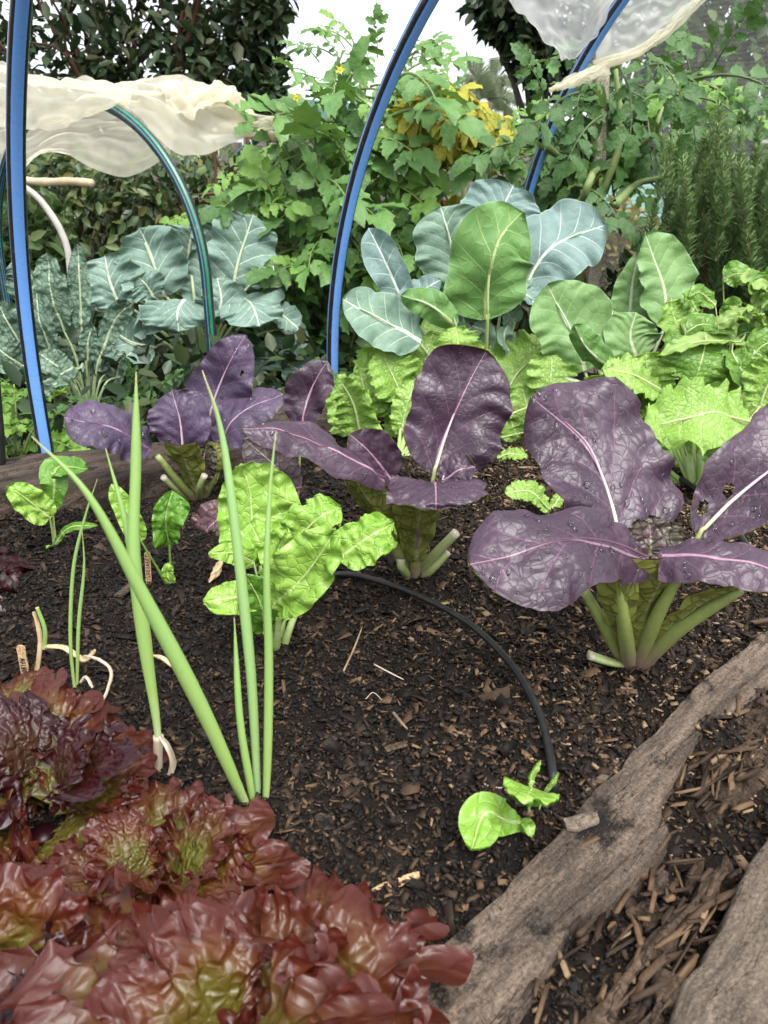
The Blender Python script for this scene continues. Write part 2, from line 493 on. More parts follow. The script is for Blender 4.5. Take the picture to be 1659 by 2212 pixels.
leafmat('purple_under', (0.21, 0.25, 0.045), (0.28, 0.31, 0.065), (0.28, 0.32, 0.10), (0.35, 0.38, 0.16), net=(0.045, 0.030, 0.022), netscale=80,
        netw=0.07, rough=0.5, trans=0.4, tcol=(0.42, 0.40, 0.04), veinw=0.05, midw=0.004, bstr=0.5, raised=True, netstr=0.45)
leafmat('purple_under_grey', (0.11, 0.085, 0.095), (0.15, 0.125, 0.115), (0.30, 0.28, 0.20), (0.36, 0.34, 0.22), net=(0.055, 0.03, 0.05), netscale=80,
        rough=0.5, trans=0.15, bstr=0.6, raised=True)
leafmat('inner_frill', (0.055, 0.060, 0.025), (0.080, 0.045, 0.050), (0.16, 0.18, 0.08), net=(0.02, 0.015, 0.012), netscale=90, rough=0.35, trans=0.15, bstr=1.0)
ttmat('purple_stalk', [(0.0, (0.20, 0.10, 0.14)), (0.16, (0.22, 0.16, 0.13)), (0.34, (0.22, 0.28, 0.07)), (0.52, (0.36, 0.42, 0.16)), (0.62, (0.62, 0.58, 0.46)),
                       (0.8, (0.52, 0.38, 0.46)), (1.0, (0.20, 0.08, 0.16))], trans=0.12)
ttmat('purple_rib', [(0.0, (0.24, 0.13, 0.15)), (0.15, (0.24, 0.26, 0.09)), (0.26, (0.27, 0.16, 0.19)), (0.45, (0.17, 0.07, 0.125)), (1.0, (0.08, 0.035, 0.065))], trans=0.1)
ttmat('petiole', [(0.0, (0.24, 0.13, 0.15)), (0.15, (0.25, 0.18, 0.13)), (0.38, (0.24, 0.27, 0.09)), (0.7, (0.26, 0.33, 0.09)), (1.0, (0.30, 0.36, 0.12))], trans=0.15)
ttmat('cut_stalk', [(0.0, (0.20, 0.10, 0.15)), (0.4, (0.24, 0.28, 0.10)), (0.9, (0.34, 0.40, 0.18)), (0.97, (0.40, 0.37, 0.26)), (1.0, (0.46, 0.42, 0.32))])
# lime mustard
LN = dict(net=(0.42, 0.58, 0.18), netscale=110, netw=0.05, netstr=0.45)
leafmat('lime_top', (0.225, 0.41, 0.06), (0.315, 0.52, 0.11), (0.50, 0.64, 0.24), (0.62, 0.72, 0.38), rough=0.36, trans=0.32, tcol=(0.36, 0.58, 0.05), veinw=0.07, bstr=0.8, **LN)
leafmat('lime_under', (0.25, 0.42, 0.06), (0.31, 0.47, 0.09), (0.44, 0.58, 0.18), (0.50, 0.62, 0.26), rough=0.5, trans=0.42, tcol=(0.5, 0.65, 0.04), raised=True, bstr=0.8, **LN)
ttmat('lime_stalk', [(0, (0.30, 0.42, 0.14)), (0.45, (0.38, 0.52, 0.16)), (0.8, (0.55, 0.66, 0.32)), (1, (0.45, 0.6, 0.2))], trans=0.2)
# silverbeet
leafmat('beet_top', (0.2, 0.385, 0.045), (0.275, 0.465, 0.075), (0.34, 0.52, 0.11), (0.46, 0.60, 0.22), rough=0.30, trans=0.24, tcol=(0.34, 0.56, 0.03), veinw=0.05, bstr=0.55,
        net=(0.24, 0.40, 0.06), netscale=90, netstr=0.10)
leafmat('beet_dark', (0.085, 0.22, 0.022), (0.12, 0.28, 0.03), (0.24, 0.40, 0.09), (0.34, 0.48, 0.16), rough=0.28, trans=0.28, tcol=(0.2, 0.42, 0.02), bstr=0.5,
        net=(0.17, 0.32, 0.06), netscale=120, netstr=0.3)
ttmat('beet_stalk', [(0, (0.34, 0.42, 0.16)), (0.3, (0.36, 0.50, 0.15)), (0.7, (0.50, 0.62, 0.26)), (1, (0.4, 0.55, 0.15))], trans=0.2)
ttmat('beet_stalk_dark', [(0, (0.12, 0.2, 0.05)), (0.4, (0.16, 0.30, 0.05)), (1, (0.22, 0.36, 0.08))], trans=0.15)
# collard, broccoli, kale
leafmat('collard_top', (0.125, 0.215, 0.155), (0.175, 0.27, 0.2), (0.52, 0.60, 0.46), (0.66, 0.70, 0.54), rough=0.55, spec=0.35, trans=0.12, tcol=(0.2, 0.4, 0.06), veinw=0.05,
        midw=0.005, bstr=0.30, net=(0.21, 0.31, 0.23), netscale=60, netstr=0.15, edge=(0.28, 0.38, 0.30), edgew=0.96)
leafmat('collard_blue', (0.125, 0.205, 0.185), (0.17, 0.255, 0.235), (0.48, 0.56, 0.52), (0.6, 0.66, 0.58), rough=0.55, spec=0.35, trans=0.10, tcol=(0.2, 0.4, 0.06), veinw=0.05,
        midw=0.005, bstr=0.30, net=(0.21, 0.3, 0.29), netscale=60, netstr=0.15, edge=(0.28, 0.38, 0.36), edgew=0.96)
leafmat('collard_under', (0.112, 0.255, 0.066), (0.16, 0.325, 0.092), (0.36, 0.48, 0.18), (0.45, 0.56, 0.24), rough=0.5, spec=0.4, trans=0.28, tcol=(0.17, 0.42, 0.05), veinw=0.06,
        midw=0.006, bstr=0.35, raised=True, net=(0.24, 0.36, 0.11), netscale=45, netstr=0.3, edge=(0.25, 0.38, 0.22), edgew=0.95)
leafmat('collard_green', (0.135, 0.26, 0.08), (0.19, 0.325, 0.115), (0.34, 0.46, 0.22), (0.5, 0.58, 0.36), rough=0.5, spec=0.4, trans=0.18, tcol=(0.25, 0.48, 0.03), veinw=0.05,
        midw=0.005, bstr=0.30, net=(0.21, 0.33, 0.14), netscale=60, netstr=0.12, edge=(0.25, 0.38, 0.22), edgew=0.96)
ttmat('collard_stalk', [(0, (0.20, 0.30, 0.12)), (0.4, (0.36, 0.46, 0.22)), (0.7, (0.56, 0.62, 0.44)), (1, (0.35, 0.45, 0.3))])
leafmat('broccoli_top', (0.13, 0.215, 0.172), (0.18, 0.275, 0.225), (0.50, 0.58, 0.46), (0.66, 0.70, 0.54), rough=0.55, spec=0.35, trans=0.10, tcol=(0.15, 0.35, 0.08), veinw=0.07,
        midw=0.006, bstr=0.5, net=(0.18, 0.27, 0.2), netscale=50, netstr=0.15, edge=(0.24, 0.34, 0.28), edgew=0.96)
leafmat('broccoli_under', (0.132, 0.228, 0.072), (0.168, 0.276, 0.096), (0.26, 0.36, 0.16), (0.4, 0.48, 0.26), rough=0.5, trans=0.2, tcol=(0.2, 0.4, 0.04), raised=True,
        net=(0.18, 0.28, 0.1), netscale=60, netstr=0.35)
leafmat('kale_top', (0.08, 0.14, 0.092), (0.13, 0.205, 0.14), (0.20, 0.30, 0.17), (0.38, 0.46, 0.30), rough=0.55, trans=0.08, veinw=0.03, midw=0.004, bstr=1.0,
        net=(0.035, 0.07, 0.045), netscale=75, netstr=0.35)
leafmat('kale_under', (0.09, 0.15, 0.08), (0.12, 0.19, 0.1), (0.25, 0.34, 0.2), rough=0.55, trans=0.1, raised=True, net=(0.16, 0.24, 0.14), netscale=75)
ttmat('kale_stalk', [(0, (0.16, 0.24, 0.10)), (0.5, (0.30, 0.38, 0.2)), (1, (0.4, 0.48, 0.32))])
# rocket / perpetual spinach
leafmat('spinach_top', (0.10, 0.225, 0.025), (0.15, 0.30, 0.045), (0.28, 0.42, 0.12), (0.40, 0.52, 0.2), rough=0.3, trans=0.25, tcol=(0.3, 0.5, 0.03), bstr=0.8,
        net=(0.17, 0.30, 0.06), netscale=100, netstr=0.3)
leafmat('spinach_pale', (0.24, 0.38, 0.08), (0.32, 0.46, 0.14), (0.42, 0.55, 0.24), rough=0.45, trans=0.35, tcol=(0.4, 0.58, 0.06), bstr=0.8)
# lettuce
def lettuce(name, inner, midc, rim, rough=0.28):
    k = NT(name)
    tt = k.attr('tt'); uv = k.attr('uvm', True)
    nz = k.noise(uv, 60, 4); n2 = k.noise(uv, 16, 3)
    f = k.math('ADD', tt, k.math('MULTIPLY_ADD', nz, 0.5, -0.25)); f = k.math('ADD', f, k.math('MULTIPLY_ADD', n2, 0.5, -0.25))
    col = k.ramp(f, [(0.18, inner), (0.5, midc), (0.82, rim), (1.0, tuple(c * 1.0 for c in rim))])
    vo = k.n('ShaderNodeTexVoronoi', feature='DISTANCE_TO_EDGE'); vo.inputs['Scale'].default_value = 85; k.l(uv, vo.inputs['Vector'])
    hg = k.math('ADD', k.sstep(vo.outputs['Distance'], 0, 0.4), k.math('MULTIPLY', nz, 1.0))
    b = k.pbsdf(col, k.math('MULTIPLY_ADD', n2, 0.3, rough - 0.05), 0.5, hg, 0.6, 0.002)
    tr = k.n('ShaderNodeBsdfTranslucent'); k.l(k.mix(0.5, col, (0.40, 0.05, 0.015)), tr.inputs[0])
    return k.done(k.mixsh(0.28, b, tr.outputs[0]))
lettuce('lettuce_red', (0.095, 0.080, 0.012), (0.105, 0.036, 0.011), (0.070, 0.0125, 0.008))
lettuce('lettuce_dark', (0.04, 0.018, 0.009), (0.036, 0.006, 0.008), (0.024, 0.004, 0.007))
lettuce('lettuce_green', (0.12, 0.12, 0.02), (0.10, 0.043, 0.013), (0.072, 0.014, 0.010))
# onions
ttmat('onion_green', [(0.0, (0.62, 0.66, 0.45)), (0.06, (0.45, 0.60, 0.24)), (0.16, (0.34, 0.50, 0.14)), (0.6, (0.29, 0.47, 0.14)), (0.95, (0.28, 0.44, 0.13)), (1, (0.42, 0.38, 0.18))],
      rough=0.42, trans=0.22, streak=0.12, sscale=(400, 400, 4))
ttmat('onion_blue', [(0.0, (0.62, 0.66, 0.5)), (0.08, (0.35, 0.52, 0.25)), (0.2, (0.31, 0.48, 0.17)), (0.9, (0.27, 0.45, 0.16)), (1, (0.5, 0.45, 0.25))],
      rough=0.45, trans=0.2, streak=0.12, sscale=(400, 400, 4))
simple('straw', (0.52, 0.38, 0.20), 0.6, 0.3, (0.68, 0.56, 0.36), 60, trans=0.2, bstr=0.4)
simple('straw_white', (0.46, 0.38, 0.28), 0.6, 0.3, (0.58, 0.50, 0.40), 60, trans=0.15)
# water
k = NT('water'); g = k.n('ShaderNodeBsdfGlass'); g.inputs['IOR'].default_value = 1.33; g.inputs['Roughness'].default_value = 0.02; k.done(g.outputs[0])
# ------------------------------------------------------------------ setting materials
def woodmat(name, base, light, dark, stain=0.5, sx=6, sy=90, bstr=0.8, grey=None):
    k = NT(name)
    uv = k.attr('uvm', True)
    def nz(a, b, d, r):
        mp = k.n('ShaderNodeMapping'); mp.inputs['Scale'].default_value = (a, b, b); k.l(uv, mp.inputs[0]); return k.noise(mp.outputs[0], 1.0, d, r)
    g1 = nz(sx * 2.2, sy, 8, 0.8); g2 = nz(sx * 9, sy * 4, 5, 0.75); g3 = nz(sx * 1.6, sy * 0.35, 5, 0.65); ck = nz(sx * 1.0, sy * 0.5, 4, 0.6)
    blot = k.noise(uv, 13, 6, 0.7); fine = k.noise(uv, 300, 5, 0.8); spk = k.noise(uv, 800, 2)
    col = k.mix(k.sstep(g1, 0.36, 0.64), base, light)
    col = k.mix(k.math('MULTIPLY', k.sstep(g3, 0.48, 0.62), 0.6), col, tuple(c * 0.6 for c in base))
    col = k.mix(k.math('MULTIPLY', k.sstep(g2, 0.52, 0.68), 0.5), col, dark)
    col = k.mix(k.math('MULTIPLY', k.sstep(blot, 0.50, 0.60), stain), col, dark)
    crack = k.sstep(k.math('ABSOLUTE', k.math('SUBTRACT', ck, 0.44)), 0.001, 0.006, inv=True)
    col = k.mix(k.math('MULTIPLY', crack, 0.6), col, tuple(c * 0.4 for c in dark))
    hv = k.n('ShaderNodeHueSaturation'); k.l(col, hv.inputs['Color']); k.l(k.math('MULTIPLY_ADD', fine, 4.0, -1.0, clamp=False), hv.inputs['Value'])
    col = k.mix(k.math('MULTIPLY', k.sstep(spk, 0.62, 0.70), 0.6), hv.outputs[0], tuple(min(1, c * 1.7) for c in light))
    hg = k.math('ADD', k.math('MULTIPLY', g1, 0.8), k.math('ADD', k.math('MULTIPLY', g2, 0.5), k.math('MULTIPLY', fine, 1.0)))
    hg = k.math('SUBTRACT', hg, k.math('MULTIPLY', crack, 1.2))
    return k.done(k.pbsdf(col, 0.85, 0.2, hg, bstr, 0.005))
woodmat('timber_right', (0.098, 0.076, 0.060), (0.27, 0.202, 0.152), (0.012, 0.010, 0.009), 0.95, sx=5, sy=80, bstr=1.0)
woodmat('timber_left', (0.055, 0.042, 0.034), (0.14, 0.105, 0.08), (0.012, 0.010, 0.009), 0.8, sx=4, sy=80, bstr=1.0)
woodmat('timber_rot', (0.06, 0.040, 0.028), (0.17, 0.115, 0.075), (0.014, 0.010, 0.008), 0.7, bstr=1.0)
woodmat('timber_slab', (0.165, 0.130, 0.100), (0.26, 0.205, 0.155), (0.04, 0.03, 0.025), 0.3, sx=4, sy=45)
woodmat('fence_wood', (0.13, 0.115, 0.10), (0.22, 0.20, 0.175), (0.04, 0.035, 0.03), 0.3, sx=3, sy=40)
woodmat('stake_wood', (0.40, 0.35, 0.26), (0.56, 0.50, 0.40), (0.12, 0.1, 0.08), 0.2, sx=4, sy=60)
woodmat('stick_wood', (0.46, 0.30, 0.16), (0.58, 0.41, 0.24), (0.26, 0.15, 0.08), 0.3, sx=20, sy=300, bstr=0.3)
k = NT('soil')
co = k.n('ShaderNodeTexCoord').outputs['Object']
n1 = k.noise(co, 9, 4); n2 = k.noise(co, 130, 5, 0.7); n3 = k.noise(co, 420, 3, 0.7)
col = k.mix(k.sstep(n1, 0.35, 0.65), (0.009, 0.007, 0.006), (0.020, 0.0135, 0.010))
col = k.mix(k.math('MULTIPLY', k.sstep(n3, 0.58, 0.74), 0.7), col, (0.10, 0.065, 0.04))
k.done(k.pbsdf(col, 0.75, 0.2, k.math('ADD', n2, k.math('MULTIPLY', n3, 0.6)), 1.0, 0.008))
k = NT('chip')
col = k.ramp(k.attr('rnd'), [(0.0, (0.008, 0.0065, 0.0055)), (0.34, (0.017, 0.012, 0.0095)), (0.56, (0.036, 0.0225, 0.015)), (0.78, (0.066, 0.041, 0.025)), (0.94, (0.135, 0.083, 0.046)), (1.0, (0.24, 0.165, 0.10))])
co = k.n('ShaderNodeTexCoord').outputs['Object']
nz = k.noise(co, 350, 3)
hv = k.n('ShaderNodeHueSaturation'); k.l(col, hv.inputs['Color']); k.l(k.math('MULTIPLY_ADD', nz, 0.9, 0.55), hv.inputs['Value'])
k.done(k.pbsdf(hv.outputs[0], 0.65, 0.18, nz, 0.4, 0.001))
simple('ground_mat', (0.030, 0.026, 0.018), 0.9, 0.2, (0.055, 0.05, 0.03), 3, bstr=0.5)

def pipe_mat(name, bands, body=(0.012, 0.012, 0.013)):
    k = NT(name)
    an = k.math('MULTIPLY', k.math('ARCTAN2', k.attr('sn'), k.attr('cs')), 180 / math.pi)
    col = body
    for cen, half, c in bands:
        d = k.math('ABSOLUTE', k.math('SUBTRACT', an, cen))
        col = k.mix(k.sstep(d, half - 1.5, half + 1.5, inv=True), col, c)
    co = k.n('ShaderNodeTexCoord').outputs['Object']
    nz = k.noise(co, 45, 5, 0.7)
    col = k.mix(k.math('MULTIPLY', k.sstep(nz, 0.54, 0.72), 0.35), col, (0.22, 0.22, 0.20))
    return k.done(k.pbsdf(col, k.math('MULTIPLY_ADD', nz, 0.35, 0.12), 0.5, nz, 0.08, 0.001))
pipe_mat('pipe_blue', [(14, 37, (0.125, 0.29, 0.66)), (104, 7, (0.125, 0.29, 0.66)), (-130, 40, (0.125, 0.29, 0.66))])
TEAL = (0.035, 0.22, 0.28)
pipe_mat('pipe_green', [(5, 4, TEAL), (28, 3, TEAL), (62, 4, TEAL), (-40, 14, (0.012, 0.17, 0.085)), (-95, 26, (0.012, 0.17, 0.085)), (110, 6, TEAL), (150, 14, (0.012, 0.17, 0.085))], body=(0.022, 0.022, 0.03))
simple('hose', (0.007, 0.007, 0.008), 0.42, 0.4, (0.016, 0.015, 0.014), 60, bstr=0.1)
simple('rust', (0.10, 0.045, 0.03), 0.8, 0.3, (0.05, 0.03, 0.025), 60, bstr=0.4)
simple('bamboo', (0.48, 0.38, 0.24), 0.55, 0.4, (0.60, 0.50, 0.34), 20)
simple('pvc', (0.62, 0.60, 0.56), 0.45, 0.4, (0.52, 0.48, 0.44), 14)
simple('string', (0.5, 0.45, 0.32), 0.8, 0.2)
simple('green_metal', (0.022, 0.085, 0.062), 0.5, 0.5, (0.03, 0.10, 0.075), 5)
simple('teal_paint', (0.26, 0.50, 0.48), 0.55, 0.4, (0.33, 0.56, 0.53), 6)
simple('grey_paint', (0.20, 0.22, 0.215), 0.6, 0.4, (0.25, 0.26, 0.25), 6)
simple('dark_wall', (0.030, 0.030, 0.032), 0.7, 0.3)
def netmat(name, col, transp, transl, weave=900, wstr=0.25):
    k = NT(name)
    uv = k.attr('uvm', True)
    wv = k.n('ShaderNodeTexWave', wave_type='BANDS', bands_direction='X'); wv.inputs['Scale'].default_value = weave; wv.inputs['Distortion'].default_value = 1.0
    wv2 = k.n('ShaderNodeTexWave', wave_type='BANDS', bands_direction='Y'); wv2.inputs['Scale'].default_value = weave; wv2.inputs['Distortion'].default_value = 1.0
    k.l(uv, wv.inputs['Vector']); k.l(uv, wv2.inputs['Vector'])
    nz = k.noise(uv, 7, 4)
    c = k.mix(k.sstep(nz, 0.35, 0.7), col, tuple(x * 0.86 for x in col))
    d = k.n('ShaderNodeBsdfDiffuse'); k.l(c, d.inputs[0])
    t = k.n('ShaderNodeBsdfTranslucent'); k.l(c, t.inputs[0])
    s = k.mixsh(transl, d.outputs[0], t.outputs[0])
    tp = k.n('ShaderNodeBsdfTransparent')
    w = k.math('MULTIPLY', k.math('ADD', wv.outputs['Fac'], wv2.outputs['Fac']), 0.5)
    f = k.math('ADD', transp - wstr * 0.5, k.math('MULTIPLY', w, wstr), clamp=True)
    return k.done(k.mixsh(f, s, tp.outputs[0]))
netmat('net_cream', (0.90, 0.86, 0.72), 0.24, 0.72, 44, 0.20)
netmat('net_thin', (0.88, 0.85, 0.72), 0.38, 0.7, 44, 0.24)
netmat('net_white', (0.74, 0.74, 0.73), 0.32, 0.5, 44, 0.2)
netmat('net_grey', (0.30, 0.30, 0.29), 0.68, 0.4, 55, 0.22)

# ------------------------------------------------------------------ ground, bed soil
IN_A, IN_B = G(930, 2060, 0.0)[:2], G(1640, 1372, 0.0)[:2]         # inner edge of the right timber
LF_A, LF_B = G(0, 1095, 0.0)[:2], G(620, 915, 0.0)[:2]             # inner edge of the left timber
def side(a, b, x, y):
    d = (b - a) / np.linalg.norm(b - a)
    return d[0] * (y - a[1]) - d[1] * (x - a[0])                    # >0 on the left of a->b
MOUNDS = [(G(1368, 1432)[:2], 0.010, 0.05), (G(893, 1252)[:2], 0.010, 0.05), (G(598, 1412)[:2], 0.012, 0.04), (G(555, 1790)[:2], 0.010, 0.022), (G(340, 1690)[:2], 0.010, 0.022),
          (G(1147, 1790)[:2], 0.006, 0.025), (G(780, 1480)[:2], -0.010, 0.06), (G(900, 1650)[:2], 0.008, 0.06), (G(1000, 1500)[:2], -0.008, 0.05), (G(430, 1085)[:2], 0.012, 0.06), (G(660, 1600)[:2], -0.008, 0.04)]
def soil_z(x, y):
    z = 0.010 * fbm(x * 7, y * 7, 0, 3, 2) + 0.006 * fbm(x * 30, y * 30, 0, 5, 3)
    for (mx, my), mh, ms in MOUNDS:
        z = z + mh * np.exp(-((x - mx) ** 2 + (y - my) ** 2) / (2 * ms * ms))
    r = -side(IN_A, IN_B, x, y); l = side(LF_A, LF_B, x, y)
    z = z - 0.010 * np.clip((r - 0.03) / 0.05, 0, 1) - 0.07 * np.clip((l - 0.05) / 0.08, 0, 1)
    return z
gx = np.linspace(-1.6, 1.7, 331); gy = np.linspace(0.02, 3.0, 299)
X, Y = np.meshgrid(gx, gy)
Z = soil_z(X, Y); Z[0] = Z[-1] = -0.3; Z[:, 0] = Z[:, -1] = -0.3
v = np.stack([X, Y, Z], -1).reshape(-1, 3)
i = np.arange(len(gy) - 1)[:, None] * len(gx); j = np.arange(len(gx) - 1)[None]
f = np.stack([i + j, i + j + 1, i + len(gx) + j + 1, i + len(gx) + j], -1).reshape(-1, 4)
tag(link('soil', make_mesh('soil', v, f, MAT['soil'])), 'dark moist compost soil filling the raised garden bed', kind='structure')
tag(link('ground', make_mesh('ground', [(-150, -150, -0.14), (150, -150, -0.14), (150, 150, -0.14), (-150, 150, -0.14)], [(0, 1, 2, 3)], MAT['ground_mat'])),
    'earth ground around the garden beds', kind='structure')

# ------------------------------------------------------------------ timbers
def slab(name, Lp, Rp, thick, mat, rows=70, cols=16, rough=0.006, seed=0, label=None, cat=None, parent=None, crown=0.0, edge=0.008, crk=0.003):
    a, La = catmull(Lp, rows); b, Lb = catmull(Rp, rows)
    s = np.linspace(0, 1, cols); tt = np.linspace(0, 1, rows)
    W = np.mean(np.linalg.norm(b - a, axis=1))
    al = tt[:, None] * La + 0 * s; ac = s[None] * W + 0 * tt[:, None]
    jit = edge * fbm(al * 30, 0 * ac, 0, seed + 1, 3)
    sh = (s[None] * 2 - 1) * 0
    top = a[:, None] * (1 - s)[None, :, None] + b[:, None] * s[None, :, None]
    ax = nrm(b - a)[:, None]
    top = top + ax * ((s[None, :, None] - 0.5) * 2 * np.stack([jit], -1) * (np.abs(s - 0.5)[None, :, None] * 2) ** 2)
    h = rough * 0.8 * fbm(al * 3, ac * 14, 0, seed + 2, 2) + rough * 0.35 * fbm(al * 14, ac * 160, 0, seed + 4, 3) + crown * (1 - (2 * s[None] - 1) ** 2)
    ck_ = np.abs(fbm(al * 2.2 + 3, ac * 38, 0, seed + 12, 2)); h = h - crk * np.clip(1 - ck_ / 0.07, 0, 1) * (fbm(al * 5, ac * 9, 0, seed + 13, 2) > -0.15)
    e = np.minimum(s, 1 - s)[None]
    h = h - 0.006 * np.clip(1 - e / 0.03, 0, 1) ** 2
    top[..., 2] += h
    lo1 = top[:, 0].copy(); lo2 = top[:, -1].copy()
    o1 = np.stack([fbm(tt * La * 20, 1.0, 0, seed + 5), fbm(tt * La * 20, 3.0, 0, seed + 6)], -1) * 0.006
    lo1[:, 2] -= thick; lo2[:, 2] -= thick; lo1[:, :2] += o1; lo2[:, :2] += o1[::-1]
    m1 = (lo1 + top[:, 0]) / 2; m2 = (lo2 + top[:, -1]) / 2
    m1[:, :2] -= ax[:, 0, :2] * 0.006 * (1 + fbm(tt * La * 50, 0, 0, seed + 7)[:, None]); m2[:, :2] += ax[:, 0, :2] * 0.006 * (1 + fbm(tt * La * 50, 5, 0, seed + 8)[:, None])
    full = np.concatenate([lo1[:, None], m1[:, None], top, m2[:, None], lo2[:, None]], 1)
    C = full.shape[1]
    uv = np.zeros_like(full); axd = nrm((a[-1] + b[-1]) - (a[0] + b[0])); axd[2] = 0; axd = nrm(axd)
    uv[..., 0] = full @ axd + seed * 3.1; uv[..., 1] = full[..., 0] * -axd[1] + full[..., 1] * axd[0] + full[..., 2] * 0.8
    i = np.arange(rows - 1)[:, None] * C; j = np.arange(C - 1)[None]
    f = np.stack([i + j, i + j + 1, i + C + j + 1, i + C + j], -1).reshape(-1, 4)
    ends = [list(range(C))[::1], [(rows - 1) * C + q for q in range(C)][::-1]]
    fl = f[:, ::-1].tolist() if False else f.tolist()
    # orientation: make the top face upwards
    pa, pb, pc = full[0, 2], full[0, 3], full[1, 2]
    if np.cross(pb - pa, pc - pa)[2] < 0:
        fl = [q[::-1] for q in fl]
    fl += ends
    base = full.reshape(-1, 3).mean(0); base[2] = full[..., 2].min()
    o = link(name, make_mesh(name, full.reshape(-1, 3) - base, fl, mat, attrs={'uvm': uv.reshape(-1, 3)}), parent, base)
    if label: tag(o, label, cat)
    return o
Lp = [(690, 2330), (780, 2230), (870, 2125), (960, 2032), (1060, 1940), (1150, 1850), (1220, 1772), (1300, 1692), (1400, 1590), (1500, 1482), (1640, 1370), (1800, 1245)]
Rp = [(980, 2440), (1040, 2330), (1110, 2210), (1185, 2085), (1230, 2015), (1330, 1930), (1405, 1865), (1442, 1795), (1428, 1745), (1490, 1625), (1600, 1522), (1720, 1425), (1900, 1300)]
PLANK = slab('bed_timber', [G(*q, 0.016) for q in Lp], [G(*q, 0.006) for q in Rp], 0.10, MAT['timber_right'], rows=300, cols=60, rough=0.0016, seed=3, edge=0.0018,
     label='weathered brown timber edging the bed diagonally at lower right', cat='timber edging')
Lb = [(-120, 1000), (0, 988), (120, 975), (330, 955), (480, 920), (600, 880), (800, 815)]
Rb = [(-120, 1078), (0, 1066), (120, 1052), (330, 1022), (480, 985), (700, 915), (900, 850)]
slab('bed_timber', [G(*q, 0.05) for q in Lb], [G(*q, 0.045) for q in Rb], 0.16, MAT['timber_left'], rows=240, cols=44, rough=0.004, seed=11, edge=0.004, crk=0.006,
     label='cracked grey-brown timber along the far left edge of the bed, behind the purple leaves', cat='timber edging')
# outer rotten wood to the right of the near timber
slab('split_log', [G(*q, 0.012) for q in [(1760, 1700), (1659, 1812), (1597, 1890), (1566, 1990), (1514, 2068), (1452, 2128), (1440, 2230), (1400, 2330)]],
     [G(*q, 0.03) for q in [(1990, 1900), (1950, 1980), (1900, 2060), (1900, 2120), (1880, 2190), (1820, 2260), (1780, 2330), (1700, 2440)]], 0.07, MAT['timber_slab'], rows=160, cols=60, rough=0.003, seed=21,
     label='smooth weathered split log lying at the lower right corner', cat='log', crown=0.010, edge=0.004)
ROT2 = slab('rotten_branch', [G(*q, 0.004) for q in [(1570, 1855), (1500, 1925), (1420, 2010), (1345, 2085), (1285, 2160), (1225, 2260)]],
     [G(*q, 0.000) for q in [(1585, 1880), (1520, 1965), (1450, 2040), (1390, 2120), (1345, 2190), (1310, 2290)]], 0.03, MAT['timber_rot'], rows=120, cols=16, rough=0.004, seed=31,
     label='thin rotten branch lying between the bed timber and the split log', cat='branch', crown=0.004, edge=0.006)
ROT = slab('rotten_branch', [G(*q, -0.004) for q in [(1659, 1500), (1580, 1590), (1520, 1680), (1490, 1740)]],
     [G(*q, -0.010) for q in [(1760, 1560), (1680, 1640), (1590, 1720), (1530, 1775)]], 0.03, MAT['timber_rot'], rows=120, cols=30, rough=0.004, seed=41,
     label='crumbling rotten wood against the outer edge of the near timber', cat='branch', crown=0.002, edge=0.012)
slab('rotten_branch', [G(*q, 0.006) for q in [(1450, 2105), (1400, 2160), (1350, 2240), (1330, 2300)]],
     [G(*q, 0.004) for q in [(1500, 2140), (1460, 2190), (1425, 2250), (1410, 2310)]], 0.03, MAT['timber_rot'], rows=80, cols=16, rough=0.004, seed=51,
     label='short splintered branch tucked under the edge of the split log', cat='branch', crown=0.004, edge=0.010)

# ------------------------------------------------------------------ mulch chips
def boxes(pos, yaw, tilt, roll, dims, jit, rng):
    n = len(pos)
    c = np.array([[-1, -1, -1], [1, -1, -1], [1, 1, -1], [-1, 1, -1], [-1, -1, 1], [1, -1, 1], [1, 1, 1], [-1, 1, 1]], float) * 0.5
    v = c[None] * (1 + jit * (rng.rand(n, 8, 3) - 0.5)) * dims[:, None, :]
    cy, sy = np.cos(yaw), np.sin(yaw); ct, st = np.cos(tilt), np.sin(tilt); cr, sr = np.cos(roll), np.sin(roll)
    x, y, z = v[..., 0], v[..., 1], v[..., 2]
    y, z = y * cr[:, None] - z * sr[:, None], y * sr[:, None] + z * cr[:, None]
    x, z = x * ct[:, None] - z * st[:, None], x * st[:, None] + z * ct[:, None]
    x, y = x * cy[:, None] - y * sy[:, None], x * sy[:, None] + y * cy[:, None]
    v = np.stack([x, y, z], -1) + pos[:, None]
    q = np.array([[4, 5, 6, 7], [0, 1, 5, 4], [1, 2, 6, 5], [2, 3, 7, 6], [3, 0, 4, 7]])
    f = (q[None] + (np.arange(n) * 8)[:, None, None]).reshape(-1, 4)
    return v.reshape(-1, 3), f
